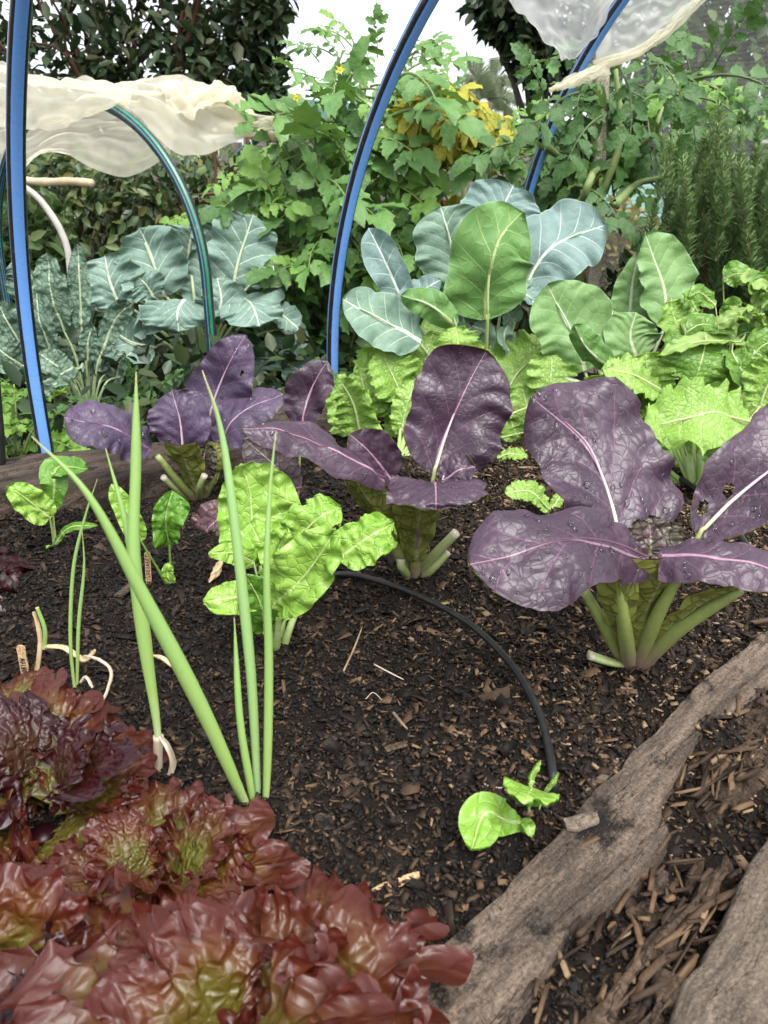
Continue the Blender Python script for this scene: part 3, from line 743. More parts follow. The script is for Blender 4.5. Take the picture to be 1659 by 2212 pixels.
def mulch(name, n, inside, seed, label, scale=1.0, tan=0.0):
    rng = np.random.RandomState(seed)
    pts = []
    while len(pts) < n:
        x = rng.uniform(-0.95, 0.9 if inside else 1.3, n); y = 0.2 + 1.6 * rng.rand(n) ** 1.35
        r = -side(IN_A, IN_B, x, y); l = side(LF_A, LF_B, x, y)
        ok = ((r < 0.012) & (l < 0.02)) if inside else (r > 0.02)
        ok &= np.abs(x) < (0.62 if inside else 1.1) * (y * 0.93 + 0.25)
        if not inside: ok &= (y < 1.1)
        pts += list(zip(x[ok], y[ok]))
    p = np.array(pts[:n])
    L = np.exp(rng.normal(math.log(0.0033), 0.60, n)) * scale * (0.8 + 0.5 * p[:, 1]); L = np.clip(L, 0.0012, 0.028 * scale)
    dims = np.stack([L, L * rng.uniform(0.18, 0.6, n), rng.uniform(0.0006, 0.0020, n)], 1)
    z = soil_z(p[:, 0], p[:, 1]) + rng.rand(n) * 0.004 + 0.0005
    v, f = boxes(np.c_[p, z], rng.rand(n) * 6.3, rng.normal(0, 0.33, n), rng.normal(0, 0.45, n), dims, 0.7, rng)
    brown = fbm(p[:, 0] * 3, p[:, 1] * 3, 0, 8, 2) * 0.10 + 0.22 * np.clip((p[:, 0] + 0.02) / 0.22, -0.5, 1) * np.clip((p[:, 1] - 0.35) / 0.25, 0, 1)
    rnd = np.clip(rng.rand(n) ** 1.7 + brown + tan - 0.06, 0, 1)
    o = link(name, make_mesh(name, v, f, MAT['chip'], smooth=False, attrs={'rnd': np.repeat(rnd, 8)}))
    return tag(o, label, 'mulch', kind='stuff')
mulch('mulch', 112000, True, 5, 'dark bark and wood chip mulch over the bed soil')
mulch('bark_litter', 30000, False, 6, 'brown bark litter outside the timber edging', 1.0, 0.02)

# splinters hanging off the timber edges
def splinters(parent, line, n, seed, zoff):
    rng = np.random.RandomState(seed)
    c, L = catmull(line, 200); k_ = rng.randint(4, 196, n)
    T = nrm(np.gradient(c, axis=0)); off = np.stack([-T[:, 1], T[:, 0], 0 * T[:, 0]], 1)
    pos = c[k_] + off[k_] * rng.normal(0, 0.011, n)[:, None] + np.stack([0 * k_, 0 * k_, rng.uniform(-0.006, 0.004, n) + zoff], 1)
    yaw = np.arctan2(T[k_, 1], T[k_, 0]) + rng.normal(0, 0.35, n)
    dims = np.stack([0.008 + 0.035 * rng.rand(n) ** 2.2, rng.uniform(0.0012, 0.0045, n), rng.uniform(0.001, 0.003, n)], 1)
    v, f = boxes(pos, yaw, rng.normal(0, 0.10, n), rng.normal(0, 0.6, n), dims, 0.8, rng)
    o = link('splinters', make_mesh('splinters', v - loc_of(parent), f, MAT['chip'], smooth=False, attrs={'rnd': np.repeat(rng.uniform(0.4, 0.98, n), 8)}), parent)
    o['kind'] = 'stuff'
splinters(PLANK, [G(*q, 0.004) for q in Rp], 130, 3, -0.001)
splinters(PLANK, [G(*q, 0.014) for q in Lp], 45, 4, -0.006)
splinters(ROT, [G(*q, 0.0) for q in [(1700, 1540), (1600, 1640), (1520, 1740)]], 80, 5, 0.0)
splinters(ROT2, [G(*q, 0.004) for q in [(1578, 1868), (1480, 1970), (1400, 2060), (1300, 2180)]], 80, 6, 0.0)
# bigger loose pieces one can point at
def chunk(name, u, v, dims, yaw, label, cat, mat='timber_rot', h=0.0, seed=0, tilt=0.1):
    rng = np.random.RandomState(seed)
    nx, ny = 8, 5
    s = np.linspace(-1, 1, nx); t = np.linspace(-1, 1, ny)
    S, T_ = np.meshgrid(s, t, indexing='ij')
    taper = 1 - 0.45 * np.abs(S) ** 2.5 * rng.uniform(0.5, 1)
    x = S * dims[0] / 2; y = T_ * dims[1] / 2 * taper + 0.12 * dims[1] * fbm(S * 2, T_ * 0, 0, seed, 2)
    up = dims[2] * (0.6 + 0.35 * fbm(S * 2 + seed, T_ * 2, 0, seed + 1, 2)) * (1 - 0.55 * np.abs(T_) ** 2)
    top = np.stack([x, y, up], -1); bot = np.stack([x, y, 0 * up - 0.15 * dims[2]], -1)
    V = np.vstack([top.reshape(-1, 3), bot.reshape(-1, 3)]); n = nx * ny
    f = []
    for i in range(nx - 1):
        for j in range(ny - 1):
            q = [i * ny + j, (i + 1) * ny + j, (i + 1) * ny + j + 1, i * ny + j + 1]
            f += [q, [a + n for a in q[::-1]]]
    rim = [i * ny for i in range(nx)] + [(nx - 1) * ny + j for j in range(1, ny)] + [i * ny + ny - 1 for i in range(nx - 2, -1, -1)] + [j for j in range(ny - 2, 0, -1)]
    for a, b in zip(rim, rim[1:] + rim[:1]): f.append([b, a, a + n, b + n])
    p = G(u, v, h)
    me = make_mesh(name, V, f, MAT[mat], smooth=False, attrs={'uvm': V + seed})
    o = link(name, me, None, p); o.rotation_euler = (rng.normal(0, 0.15), -tilt, yaw)
    return tag(o, label, cat)
chunk('bark_chip', 1255, 1776, (0.026, 0.013, 0.006), 0.2, 'small flat bark chip lying on top of the near timber', 'bark chip', 'timber_slab', 0.018, 2)
chunk('wood_splinter', 1300, 1685, (0.055, 0.008, 0.006), 0.75, 'grey wood splinter lying against the inner edge of the near timber', 'wood splinter', 'timber_slab', 0.004, 3, 0.05)
chunk('wood_splinter', 855, 1908, (0.036, 0.006, 0.004), 0.35, 'orange-brown wood splinter on the soil just above the front lettuce', 'wood splinter', 'stick_wood', 0.004, 4, 0.05)
chunk('bark_chunk', 1390, 1975, (0.022, 0.018, 0.007), 0.4, 'pinkish bark chunk between near timber and rotten branch, larger one', 'bark chunk', 'timber_rot', -0.006, 5)
chunk('bark_chunk', 1420, 1908, (0.022, 0.012, 0.006), 0.9, 'dark bark chunk beside the widest part of the near timber', 'bark chunk', 'timber_left', -0.006, 6)
chunk('bark_chunk', 1245, 2165, (0.026, 0.016, 0.006), -0.3, 'flat reddish bark flake on the litter near the bottom edge', 'bark chunk', 'timber_rot', -0.006, 7)
chunk('bark_chunk', 1500, 1895, (0.034, 0.008, 0.005), 0.9, 'long bark strip standing beside the top end of the rotten branch', 'bark chunk', 'timber_rot', -0.006, 8)
chunk('bark_chunk', 855, 1615, (0.020, 0.014, 0.005), 0.3, 'flat brown bark flake on the soil in the middle of the bed', 'bark chunk', 'timber_rot', 0.004, 9)
chunk('bark_chunk', 680, 1795, (0.030, 0.024, 0.010), 0.6, 'round grey soil clod beside the spring onion base', 'soil clod', 'timber_left', 0.0, 10)
chunk('bark_chunk', 270, 1275, (0.030, 0.013, 0.006), 1.2, 'brown bark chip beside the silverbeet name stick', 'bark chip', 'timber_left', 0.004, 12)

# ------------------------------------------------------------------ hoops, pipes
def hoop(name, foot, foot2, leg, mat, r, label, group, zfoot=-0.05, top_scale=1.0):
    foot = np.asarray(foot, float); foot2 = np.asarray(foot2, float)
    span = np.linalg.norm(foot2 - foot); a = (foot2 - foot) / span
    R = span / 2
    pts, inw = [], []
    for z in np.linspace(zfoot, leg, 8, endpoint=False):
        pts.append((0, z)); inw.append((1, 0))
    for an in np.linspace(0, math.pi, 60):
        pts.append((R - R * math.cos(an), leg + R * math.sin(an) * top_scale)); inw.append((math.cos(an), -math.sin(an)))
    for z in np.linspace(leg, zfoot, 9)[1:]:
        pts.append((span, z)); inw.append((-1, 0))
    n2 = np.array([-a[1], a[0]]);  n2 = n2 if n2[1] < 0 else -n2     # plane normal on the camera's side
    V, cs, sn = [], [], []
    NS = 20
    for (s, z), (ia, iz) in zip(pts, inw):
        c = np.array([foot[0] + a[0] * s, foot[1] + a[1] * s, z])
        e1 = np.array([a[0] * ia, a[1] * ia, iz]); e2 = np.array([n2[0], n2[1], 0])
        for q in range(NS):
            an = 2 * math.pi * q / NS
            V.append(c + r * (math.cos(an) * e1 + math.sin(an) * e2)); cs.append(math.cos(an)); sn.append(math.sin(an))
    n = len(pts); i = np.arange(n - 1)[:, None] * NS; j = np.arange(NS)[None]; j2 = (j + 1) % NS
    f = np.stack([i + j, i + j2, i + NS + j2, i + NS + j], -1).reshape(-1, 4)
    V = np.array(V); base = np.array([foot[0], foot[1], zfoot])
    o = link(name, make_mesh(name, V - base, f, MAT[mat], attrs={'cs': cs, 'sn': sn}), None, base)
    return tag(o, label, 'pipe hoop', group)
PERP = np.array([0.652, -0.758])
H1, H2, H3 = np.array([-0.625, 1.36]), np.array([-0.115, 1.72]), np.array([0.335, 2.10])
hoop('pipe_hoop', H1, H1 + PERP * 1.8, 0.10, 'pipe_blue', 0.0138, 'blue and black pipe hoop rising at the left edge of the picture', 'blue pipe hoops over the near bed')
hoop('pipe_hoop', H2, H2 + PERP * 1.8, 0.10, 'pipe_blue', 0.0138, 'blue and black pipe hoop curving up through the middle, before the tomato bush', 'blue pipe hoops over the near bed')
hoop('pipe_hoop', H3, H3 + PERP * 1.8, 0.22, 'pipe_blue', 0.0138, 'blue and black pipe hoop behind the collards, its top under the white net', 'blue pipe hoops over the near bed')
GR, GL = np.array([-0.455, 2.05]), np.array([-1.20, 2.52])
hoop('pipe_hoop', GR, GL, 0.265, 'pipe_green', 0.0140, 'black pipe hoop with green stripes arching over the broccoli', 'green striped hoops over the back bed', zfoot=-0.12)
hoop('pipe_hoop', GR + np.array([0.45, 1.00]), GL + np.array([0.45, 1.00]), 0.27, 'pipe_green', 0.0140, 'far green striped pipe hoop, only its right shoulder showing past the cream net', 'green striped hoops over the back bed', zfoot=-0.12)
def pipe(name, pts, r, mat, label, cat, nseg=10, n=None):
    v, f, a = tube(pts, [r] if np.isscalar(r) else r, nseg, n=n)
    b = np.asarray(pts[0], float)
    return tag(link(name, make_mesh(name, v - b, f, MAT[mat], attrs=a), None, b), label, cat)
pipe('pipe_stake', [P(2, 1035, 1.22), P(0, 960, 1.22), P(-8, 860, 1.23), P(-20, 700, 1.25)], 0.008, 'hose', 'black pipe end beside the left timber at the picture edge', 'pipe')
hp = [(560, 1290), (640, 1255), (735, 1240), (800, 1250), (900, 1285), (1010, 1345), (1100, 1430), (1160, 1530), (1186, 1620), (1196, 1690), (1199, 1725)]
hz = [0.008, 0.012, 0.016, 0.018, 0.018, 0.018, 0.017, 0.017, 0.016, 0.012, -0.010]
pipe('irrigation_hose', [G(*q, z) for q, z in zip(hp, hz)], 0.0039, 'hose', 'black irrigation hose arching over the soil in the middle of the bed', 'hose', 12, 70)
hp = [(1380, 1000), (1440, 1020), (1500, 1055), (1560, 1110), (1600, 1160), (1618, 1190), (1625, 1215)]
pipe('irrigation_hose', [G(*q, 0.008) for q in hp], 0.0052, 'hose', 'short dark hose piece behind the right purple mustard plant', 'hose', 10, 40)
# poles and trellis of the back bed
def pole(name, a, b, r, mat, label, cat):
    a, b = np.asarray(a), np.asarray(b)
    pts = [a + (b - a) * q + np.array([0, 0, 0.003 * math.sin(9 * q)]) for q in np.linspace(0, 1, 7)]
    rr = [r * (1.12 if i % 2 else 1.0) for i in range(13)]
    return pipe(name, pts, rr, mat, label, cat, 10, 50)
pole('bamboo_pole', P(-40, 384, 2.62), P(200, 397, 2.45), 0.011, 'bamboo', 'pale bamboo pole end below the cream net, before the dark hedge', 'bamboo pole')
pole('bamboo_pole', P(480, 275, 2.6), P(597, 299, 2.36), 0.013, 'bamboo', 'bamboo ridge pole end poking out under the right end of the cream net', 'bamboo pole')
pipe('conduit', [P(40, 395, 2.5), P(80, 425, 2.5), P(108, 460, 2.5), P(132, 500, 2.5), P(148, 550, 2.5), P(155, 640, 2.5)], [0.009, 0.010, 0.010, 0.009], 'pvc', 'curved pale plastic conduit behind the dark crinkled kale', 'conduit', 12, 30)
tr = empty('rod_trellis', P(500, 430, 3.0), 'rusty steel rod trellis behind the broccoli', 'trellis')
add_tube('rod', tr, [P(462, 300, 3.0), P(470, 460, 3.0), P(474, 620, 3.0)], [0.006], MAT['rust'])
add_tube('rod', tr, [P(533, 285, 3.0), P(540, 420, 3.0), P(546, 620, 3.0)], [0.006], MAT['rust'])
add_tube('rod', tr, [P(430, 421, 2.985), P(500, 415, 2.985), P(560, 404, 2.985)], [0.006], MAT['rust'])
pipe('string', [P(536, 292, 2.6), P(570, 378, 2.6), P(592, 450, 2.6), P(602, 560, 2.6)], 0.0025, 'string', 'taut pale string running down beside the tomato bush', 'string', 6)

# ------------------------------------------------------------------ nets
def sheet(name, grid, mat, parent, rel=0.0, seed=0, fold=0.02, fscale=5.0, n=(90, 44), th=0.0):
    """grid: rows of world points (top edge, ..., bottom edge)"""
    rows = [catmull(r, n[0])[0] for r in grid]
    R = np.stack(rows)                                            # k, n0, 3
    out = np.stack([catmull(R[:, i], n[1])[0] for i in range(n[0])], 0)   # n0, n1, 3
    u = np.linspace(0, 1, n[0])[:, None] + 0 * np.linspace(0, 1, n[1])[None]; w = np.linspace(0, 1, n[1])[None] + 0 * u
    nn = nrm(np.cross(np.gradient(out, axis=0), np.gradient(out, axis=1)) + 1e-12)
    d = fold * (np.sin(6.28 * (fscale * 0.5 * u + 2.2 * w + 0.9 * fbm(u * 2, w * 1.5, 0, seed))) * 0.4 + 0.28 * np.sin(6.28 * (5.1 * w + 1.6 * u + 1.2 * fbm(u * 3, w * 1.5, 0, seed + 9))) + fbm(u * 2, w * 1.5, 0, seed + 1, 2) * 0.45 + np.abs(noise3(u * 4 + w * 3, w * 6 - u * 2, 0, seed + 3)) * 0.25)
    out = out + nn * d[..., None]
    C = n[1]; i = np.arange(n[0] - 1)[:, None] * C; j = np.arange(C - 1)[None]
    f = np.stack([i + j, i + j + 1, i + C + j + 1, i + C + j], -1).reshape(-1, 4)
    V = out.reshape(-1, 3)
    uv = np.stack([u * 1.2, w * 0.5, 0 * u], -1).reshape(-1, 3)
    base = loc_of(parent)
    return link(name, make_mesh(name, V - base, f, MAT[mat], attrs={'uvm': uv}), parent)
cn = empty('insect_net', P(270, 225, 2.35), 'cream insect net bunched over the green striped hoop at upper left', 'net')
sheet('net_panel', [[P(-60, 140, 2.35), P(0, 142, 2.3), P(100, 168, 2.25), P(200, 172, 2.25), P(285, 205, 2.26)],
                    [P(-60, 180, 2.2), P(0, 190, 2.15), P(100, 200, 2.12), P(200, 205, 2.12), P(280, 212, 2.2)],
                    [P(-60, 285, 2.13), P(0, 282, 2.1), P(100, 280, 2.08), P(200, 250, 2.1), P(275, 218, 2.18)]], 'net_cream', cn, seed=3, fold=0.020, fscale=1.6)
sheet('net_panel', [[P(-60, 230, 2.82), P(60, 230, 2.77), P(180, 220, 2.75), P(300, 210, 2.71), P(380, 230, 2.69)],
                    [P(-60, 360, 2.77), P(60, 320, 2.73), P(180, 310, 2.69), P(300, 310, 2.67), P(370, 290, 2.65)],
                    [P(-60, 440, 2.75), P(40, 380, 2.72), P(110, 322, 2.69), P(200, 365, 2.65), P(275, 382, 2.63), P(335, 360, 2.63), P(368, 330, 2.63)]], 'net_thin', cn, seed=7, fold=0.020, fscale=1.7)
sheet('net_panel', [[P(150, 178, 2.5), P(260, 178, 2.5), P(360, 168, 2.5), P(440, 176, 2.5), P(500, 200, 2.5), P(535, 240, 2.42), P(600, 248, 2.32), P(660, 262, 2.28)],
                    [P(230, 215, 2.42), P(290, 215, 2.4), P(370, 225, 2.38), P(450, 235, 2.42), P(510, 245, 2.45), P(545, 258, 2.4), P(600, 262, 2.31), P(660, 268, 2.27)],
                    [P(260, 226, 2.4), P(300, 250, 2.38), P(360, 315, 2.32), P(430, 334, 2.32), P(500, 312, 2.38), P(545, 284, 2.37), P(600, 274, 2.3), P(655, 282, 2.27)]], 'net_cream', cn, seed=12, fold=0.022, fscale=2.6, n=(80, 36))
# bunched roll on the crest
sheet('net_panel', [[P(330, 185, 2.5), P(400, 178, 2.52), P(460, 172, 2.55), P(500, 190, 2.55), P(530, 235, 2.58)],
                    [P(350, 195, 2.4), P(400, 190, 2.4), P(450, 190, 2.42), P(490, 205, 2.44), P(528, 240, 2.5)],
                    [P(360, 225, 2.36), P(400, 240, 2.34), P(430, 238, 2.34), P(470, 228, 2.4), P(525, 246, 2.48)]], 'net_cream', cn, seed=17, fold=0.030, fscale=2.2)
wn_ = empty('insect_net', P(1230, 60, 1.8), 'white insect net corner hanging over the top of the far blue hoop', 'net')
sheet('net_panel', [[P(1040, -70, 1.7), P(1150, -90, 1.68), P(1260, -90, 1.66), P(1400, -90, 1.70)],
                    [P(1100, 5, 1.78), P(1170, 0, 1.74), P(1260, 0, 1.73), P(1345, -20, 1.78)],
                    [P(1165, 75, 1.83), P(1205, 75, 1.79), P(1250, 72, 1.78), P(1300, 58, 1.82)],
                    [P(1212, 128, 1.85), P(1222, 132, 1.83), P(1234, 131, 1.82), P(1248, 118, 1.84)]], 'net_white', wn_, seed=21, fold=0.008, fscale=2.2)
cs_ = empty('insect_net', P(1400, 80, 1.95), 'cream insect net strip slanting down to the stake at upper right', 'net')
sheet('net_panel', [[P(1310, -60, 1.96), P(1400, -90, 1.96), P(1540, -110, 1.96)],
                    [P(1290, 70, 2.0), P(1390, 30, 2.0), P(1530, -40, 2.0)],
                    [P(1285, 140, 2.02), P(1375, 112, 2.0), P(1440, 60, 2.0), P(1520, -10, 2.0)]], 'net_white', cs_, seed=25, fold=0.010, fscale=2.0)
sheet('net_panel', [[P(1280, 128, 1.98), P(1370, 102, 1.97), P(1440, 52, 1.97), P(1520, -25, 1.97)],
                    [P(1282, 142, 1.965), P(1372, 116, 1.955), P(1448, 62, 1.955), P(1530, -15, 1.955)],
                    [P(1284, 150, 1.99), P(1374, 124, 1.98), P(1452, 70, 1.98), P(1535, -8, 1.98)]], 'net_cream', cs_, seed=27, fold=0.008, fscale=5)
sheet('net_panel', [[P(1186, 192, 1.9), P(1220, 172, 1.91), P(1260, 152, 1.93), P(1310, 132, 1.97)],
                    [P(1186, 195, 1.885), P(1225, 182, 1.89), P(1265, 165, 1.9), P(1312, 150, 1.95)],
                    [P(1190, 197, 1.91), P(1230, 190, 1.92), P(1275, 178, 1.93), P(1315, 165, 1.97)]], 'net_cream', cs_, seed=29, fold=0.008, fscale=3)
gn = empty('shade_net', P(1480, 400, 2.74), 'fine grey mesh net stretched behind the rosemary and tomato at right', 'net')
sheet('net_panel', [[P(1255, -120, 2.78), P(1500, -160, 2.74), P(1800, -200, 2.70)],
                    [P(1270, 250, 2.78), P(1500, 250, 2.74), P(1800, 250, 2.70)],
                    [P(1280, 700, 2.78), P(1500, 710, 2.74), P(1800, 720, 2.70)]], 'net_grey', gn, seed=33, fold=0.02, fscale=2)
def square_post(name, a, b, w, mat, label, cat):
    a, b = np.asarray(a, float), np.asarray(b, float)
    rows = 12; V = []; uv = []
    prof = [(-1, -0.8), (-0.8, -1), (0.8, -1), (1, -0.8), (1, 0.8), (0.8, 1), (-0.8, 1), (-1, 0.8)]
    L = np.linalg.norm(b - a)
    for q in np.linspace(0, 1, rows):
        c = a + (b - a) * q
        for m, (px_, py_) in enumerate(prof):
            V.append(c + np.array([px_ * w / 2, py_ * w / 2, 0])); uv.append((q * L, m * w / 3, 0))
    f = []
    for i in range(rows - 1):
        for m in range(8): f.append([i * 8 + m, i * 8 + (m + 1) % 8, i * 8 + 8 + (m + 1) % 8, i * 8 + 8 + m])
    f += [list(range(8))[::-1], [(rows - 1) * 8 + m for m in range(8)]]
    return tag(link(name, make_mesh(name, np.array(V) - a, f, MAT[mat], smooth=False, attrs={'uvm': uv}), None, a), label, cat)
pz = P(1298, 640, 2.2); pt_ = P(1298, 40, 2.2)
square_post('timber_stake', (pz[0], 2.2, -0.14), (pt_[0], 2.2, pt_[2] + 0.1), 0.034, 'stake_wood', 'pale timber stake holding the net behind the right tomato plant', 'stake')
# ------------------------------------------------------------------ distant background
def leaves(pos, dirv, nor, L, W, fold=0.25, curve=0.15):
    """one six-point folded leaf at each position: verts, quad faces"""
    n = len(pos)
    T = nrm(dirv); N = nrm(nor - T * np.sum(nor * T, 1, keepdims=True)); S = np.cross(T, N)
    L = np.broadcast_to(np.asarray(L, float), (n,))[:, None]; W = np.broadcast_to(np.asarray(W, float), (n,))[:, None]
    b = pos; t = pos + T * L - N * L * curve
    def at(a, w, s): return pos + T * L * a - N * L * curve * a * a + S * W * w * s + N * W * fold * w
    v = np.stack([b, at(0.3, 0.46, 1), at(0.68, 0.40, 1), t, at(0.68, 0.40, -1), at(0.3, 0.46, -1)], 1).reshape(-1, 3)
    k = (np.arange(n) * 6)[:, None, None]
    f = (np.array([[0, 1, 2, 3], [0, 3, 4, 5]])[None] + k).reshape(-1, 4)
    return v, f
def crown_points(rng, n, clumps, size):
    c = np.asarray(clumps, float)
    i = rng.randint(0, len(c), n)
    d = nrm(rng.normal(0, 1, (n, 3))) * (rng.rand(n, 1) ** 0.45)
    return c[i, :3] + d * c[i, 3:4] * np.array(size), d
def tree(name, label, base, clumps, n, leaf, mat, trunkmat, trunk_r=0.09, seed=0, size=(1, 1, 0.75), group=None):
    rng = np.random.RandomState(seed)
    base = np.asarray(base, float)
    root = empty(name, base, label, 'tree', group)
    pos, d = crown_points(rng, n, clumps, size)
    dirv = d * 0.7 + rng.normal(0, 0.5, (n, 3)) + np.array([0, 0, -0.25])
    nor = rng.normal(0, 0.6, (n, 3)) + np.array([0, -0.1, 0.9])
    L = leaf * rng.uniform(0.6, 1.25, n)
    v, f = leaves(pos, dirv, nor, L, L * rng.uniform(0.42, 0.6, n))
    link('crown', make_mesh('crown', v - base, f, MAT[mat], attrs={'rnd': np.repeat(rng.rand(n), 6)}), root)
    c = np.asarray(clumps, float); top = c[:, :3].mean(0)
    parts = []
    fork = base + (top - base) * np.array([0.7, 0.7, 0.5])
    parts.append(tube([base, base * 0.5 + fork * 0.5 + np.array([0.05, 0, 0]), fork], np.array([1.1, 0.9, 0.7]) * trunk_r, 10))
    for q in c:
        m = (fork + q[:3]) / 2 + rng.normal(0, 0.08, 3) * q[3]
        parts.append(tube([fork, m, q[:3]], np.array([0.36, 0.2, 0.06]) * trunk_r, 6))
        for _ in range(3):
            e = q[:3] + nrm(rng.normal(0, 1, 3)) * q[3] * 0.8
            parts.append(tube([m, (m + q[:3]) / 2 + rng.normal(0, 0.05, 3), e], np.array([0.12, 0.07, 0.02]) * trunk_r, 5, cap=False))
    v, f, a = join(parts)
    link('trunk', make_mesh('trunk', v - base, f, MAT[trunkmat], attrs={'uvm': v}), root)
    return root
foliage('fol_dark', [(0.012, 0.026, 0.012), (0.022, 0.045, 0.018), (0.035, 0.062, 0.022), (0.050, 0.055, 0.020)], 0.42, 0.35, 0.12)
foliage('fol_mid', [(0.030, 0.065, 0.020), (0.055, 0.105, 0.030), (0.085, 0.14, 0.04), (0.12, 0.16, 0.05)], 0.45, 0.4, 0.25)
foliage('fol_hedge', [(0.022, 0.045, 0.016), (0.045, 0.085, 0.025), (0.08, 0.125, 0.03), (0.12, 0.11, 0.035)], 0.40, 0.45, 0.15)
foliage('fol_palm', [(0.10, 0.14, 0.07), (0.16, 0.20, 0.10)], 0.45, 0.4, 0.3)
foliage('fol_yellow', [(0.22, 0.20, 0.05), (0.36, 0.30, 0.06), (0.14, 0.18, 0.04)], 0.5, 0.3, 0.3)
simple('bark_red', (0.065, 0.035, 0.022), 0.8, 0.2, (0.11, 0.06, 0.035), 8, bstr=0.5)
simple('bark_grey', (0.06, 0.05, 0.04), 0.85, 0.2, (0.10, 0.085, 0.07), 8, bstr=0.5)
def C(u, v, Y, r): p = P(u, v, Y); return (*p, r)
# large dark tree, upper left
rngt = np.random.RandomState(2)
cl = [C(u, v, 5.6 + rngt.uniform(-.5, .5), r) for u, v, r in [(-60, 40, .42), (60, -40, .5), (180, 60, .42), (300, -30, .48), (280, 120, .34), (400, 60, .36), (420, 170, .28), (500, 20, .28),
      (520, 110, .22), (560, 30, .17), (330, 230, .30), (230, 200, .30), (120, 180, .3), (500, 215, .2), (560, 200, .17), (0, 150, .34), (440, -60, .4), (580, -20, .16), (200, -150, .6), (480, -160, .4), (585, 130, .07), (60, 280, .3), (200, 300, .3), (350, 310, .25)]]
tree('broadleaf_tree', 'large dark leaved tree filling the upper left above the cream net', (P(130, 300, 5.8)[0], 5.8, -0.14), cl, 4700, 0.10, 'fol_dark', 'bark_red', 0.11, 3)
cl = [C(u, v, 7.0 + rngt.uniform(-.4, .4), r) for u, v, r in [(1100, -20, .35), (1180, 40, .38), (1130, 60, .22), (1200, 110, .3), (1160, 130, .2), (1260, 60, .4), (1060, 10, .14), (1075, 55, .10), (1260, 160, .25)]]
tree('broadleaf_tree', 'dark tree at upper centre behind the white net corner', (P(1200, 300, 7.2)[0], 7.2, -0.14), cl, 2600, 0.115, 'fol_dark', 'bark_grey', 0.12, 5)
cl = [C(u, v, 5.2 + rngt.uniform(-.4, .4), r) for u, v, r in [(1420, 60, .34), (1520, 20, .34), (1620, 80, .38), (1560, 180, .32), (1440, 200, .28), (1640, 250, .35), (1520, 300, .32), (1390, 330, .28), (1700, 0, .4), (1480, 400, .3), (1620, 400, .35), (1340, 250, .16)]]
tree('broadleaf_tree', 'tree seen dimly through the grey mesh net at upper right', (P(1550, 400, 5.4)[0], 5.4, -0.14), cl, 4200, 0.095, 'fol_mid', 'bark_grey', 0.10, 7)
# palm
pb = P(1045, 330, 8.5)
pr = empty('palm_tree', (pb[0], 8.5, -0.14), 'distant palm tree with feathery fronds against the white sky', 'palm')
add_tube('trunk', pr, [(pb[0], 8.5, -0.14), (pb[0], 8.5, 0.5), P(1045, 222, 8.5)], [0.12, 0.1, 0.09], MAT['bark_grey'])
rngp = np.random.RandomState(4)
for q, (du, dv) in enumerate([(-55, -40), (-35, -75), (5, -95), (40, -70), (60, -30), (-70, 5), (70, 10), (-20, -55), (25, -45)]):
    a = P(1045, 225, 8.5); b = P(1045 + du, 225 + dv, 8.5 + rngp.uniform(-.3, .3)); m = (a + b) / 2 + np.array([0, 0, 0.08])
    c, L = catmull([a, m, b], 24); T = nrm(np.gradient(c, axis=0))
    ps, ds = [], []
    for i in range(3, 24):
        sd_ = nrm(np.cross(T[i], [0, -1.0, 0.2]))
        for sgn in (1, -1): ps.append(c[i]); ds.append(T[i] * 0.5 + sd_ * sgn + np.array([0, 0, -0.25]))
    n = len(ps)
    v, f = leaves(np.array(ps), np.array(ds), np.tile([0.1, -1, 0.4], (n, 1)), 0.17, 0.02, 0.1, 0.2)
    link('frond', make_mesh('frond', v - np.array(pr.location), f, MAT['fol_palm'], attrs={'rnd': np.repeat(rngp.rand(n), 6)}), pr)
# hedge behind the back bed
rngh = np.random.RandomState(8)
hb = P(250, 450, 3.5); hr = empty('hedge_shrub', (hb[0], 3.5, -0.14), 'dense dark shrub hedge behind the back bed, below the cream net', 'hedge')
n = 13000
uu = rngh.uniform(-120, 620, n); vv = rngh.uniform(330, 900, n); yy = rngh.uniform(3.2, 3.8, n)
keep = ~((uu > 130) & (uu < 290) & (vv < 640) & (vv > 470) & (rngh.rand(n) < 0.55))
pos = np.array([P(a, b, c) for a, b, c in zip(uu, vv, yy)])[keep]; n = len(pos)
L = 0.052 * rngh.uniform(0.6, 1.3, n)
v, f = leaves(pos, rngh.normal(0, 0.6, (n, 3)) + [0, -0.5, -0.3], rngh.normal(0, 0.6, (n, 3)) + [0, -0.5, 0.8], L, L * 0.52)
link('crown', make_mesh('crown', v - np.array(hr.location), f, MAT['fol_hedge'], attrs={'rnd': np.repeat(rngh.rand(n), 6)}), hr)
parts = []
for q in range(14):
    u = -80 + q * 50
    a = P(u, 700, 3.5); a[2] = -0.14
    parts.append(tube([a, P(u + rngh.uniform(-30, 30), 560, 3.5), P(u + rngh.uniform(-60, 60), 380, 3.5)], [0.02, 0.014, 0.006], 6))
v, f, a = join(parts)
link('trunk', make_mesh('trunk', v - np.array(hr.location), f, MAT['bark_red'], attrs={'uvm': v}), hr)
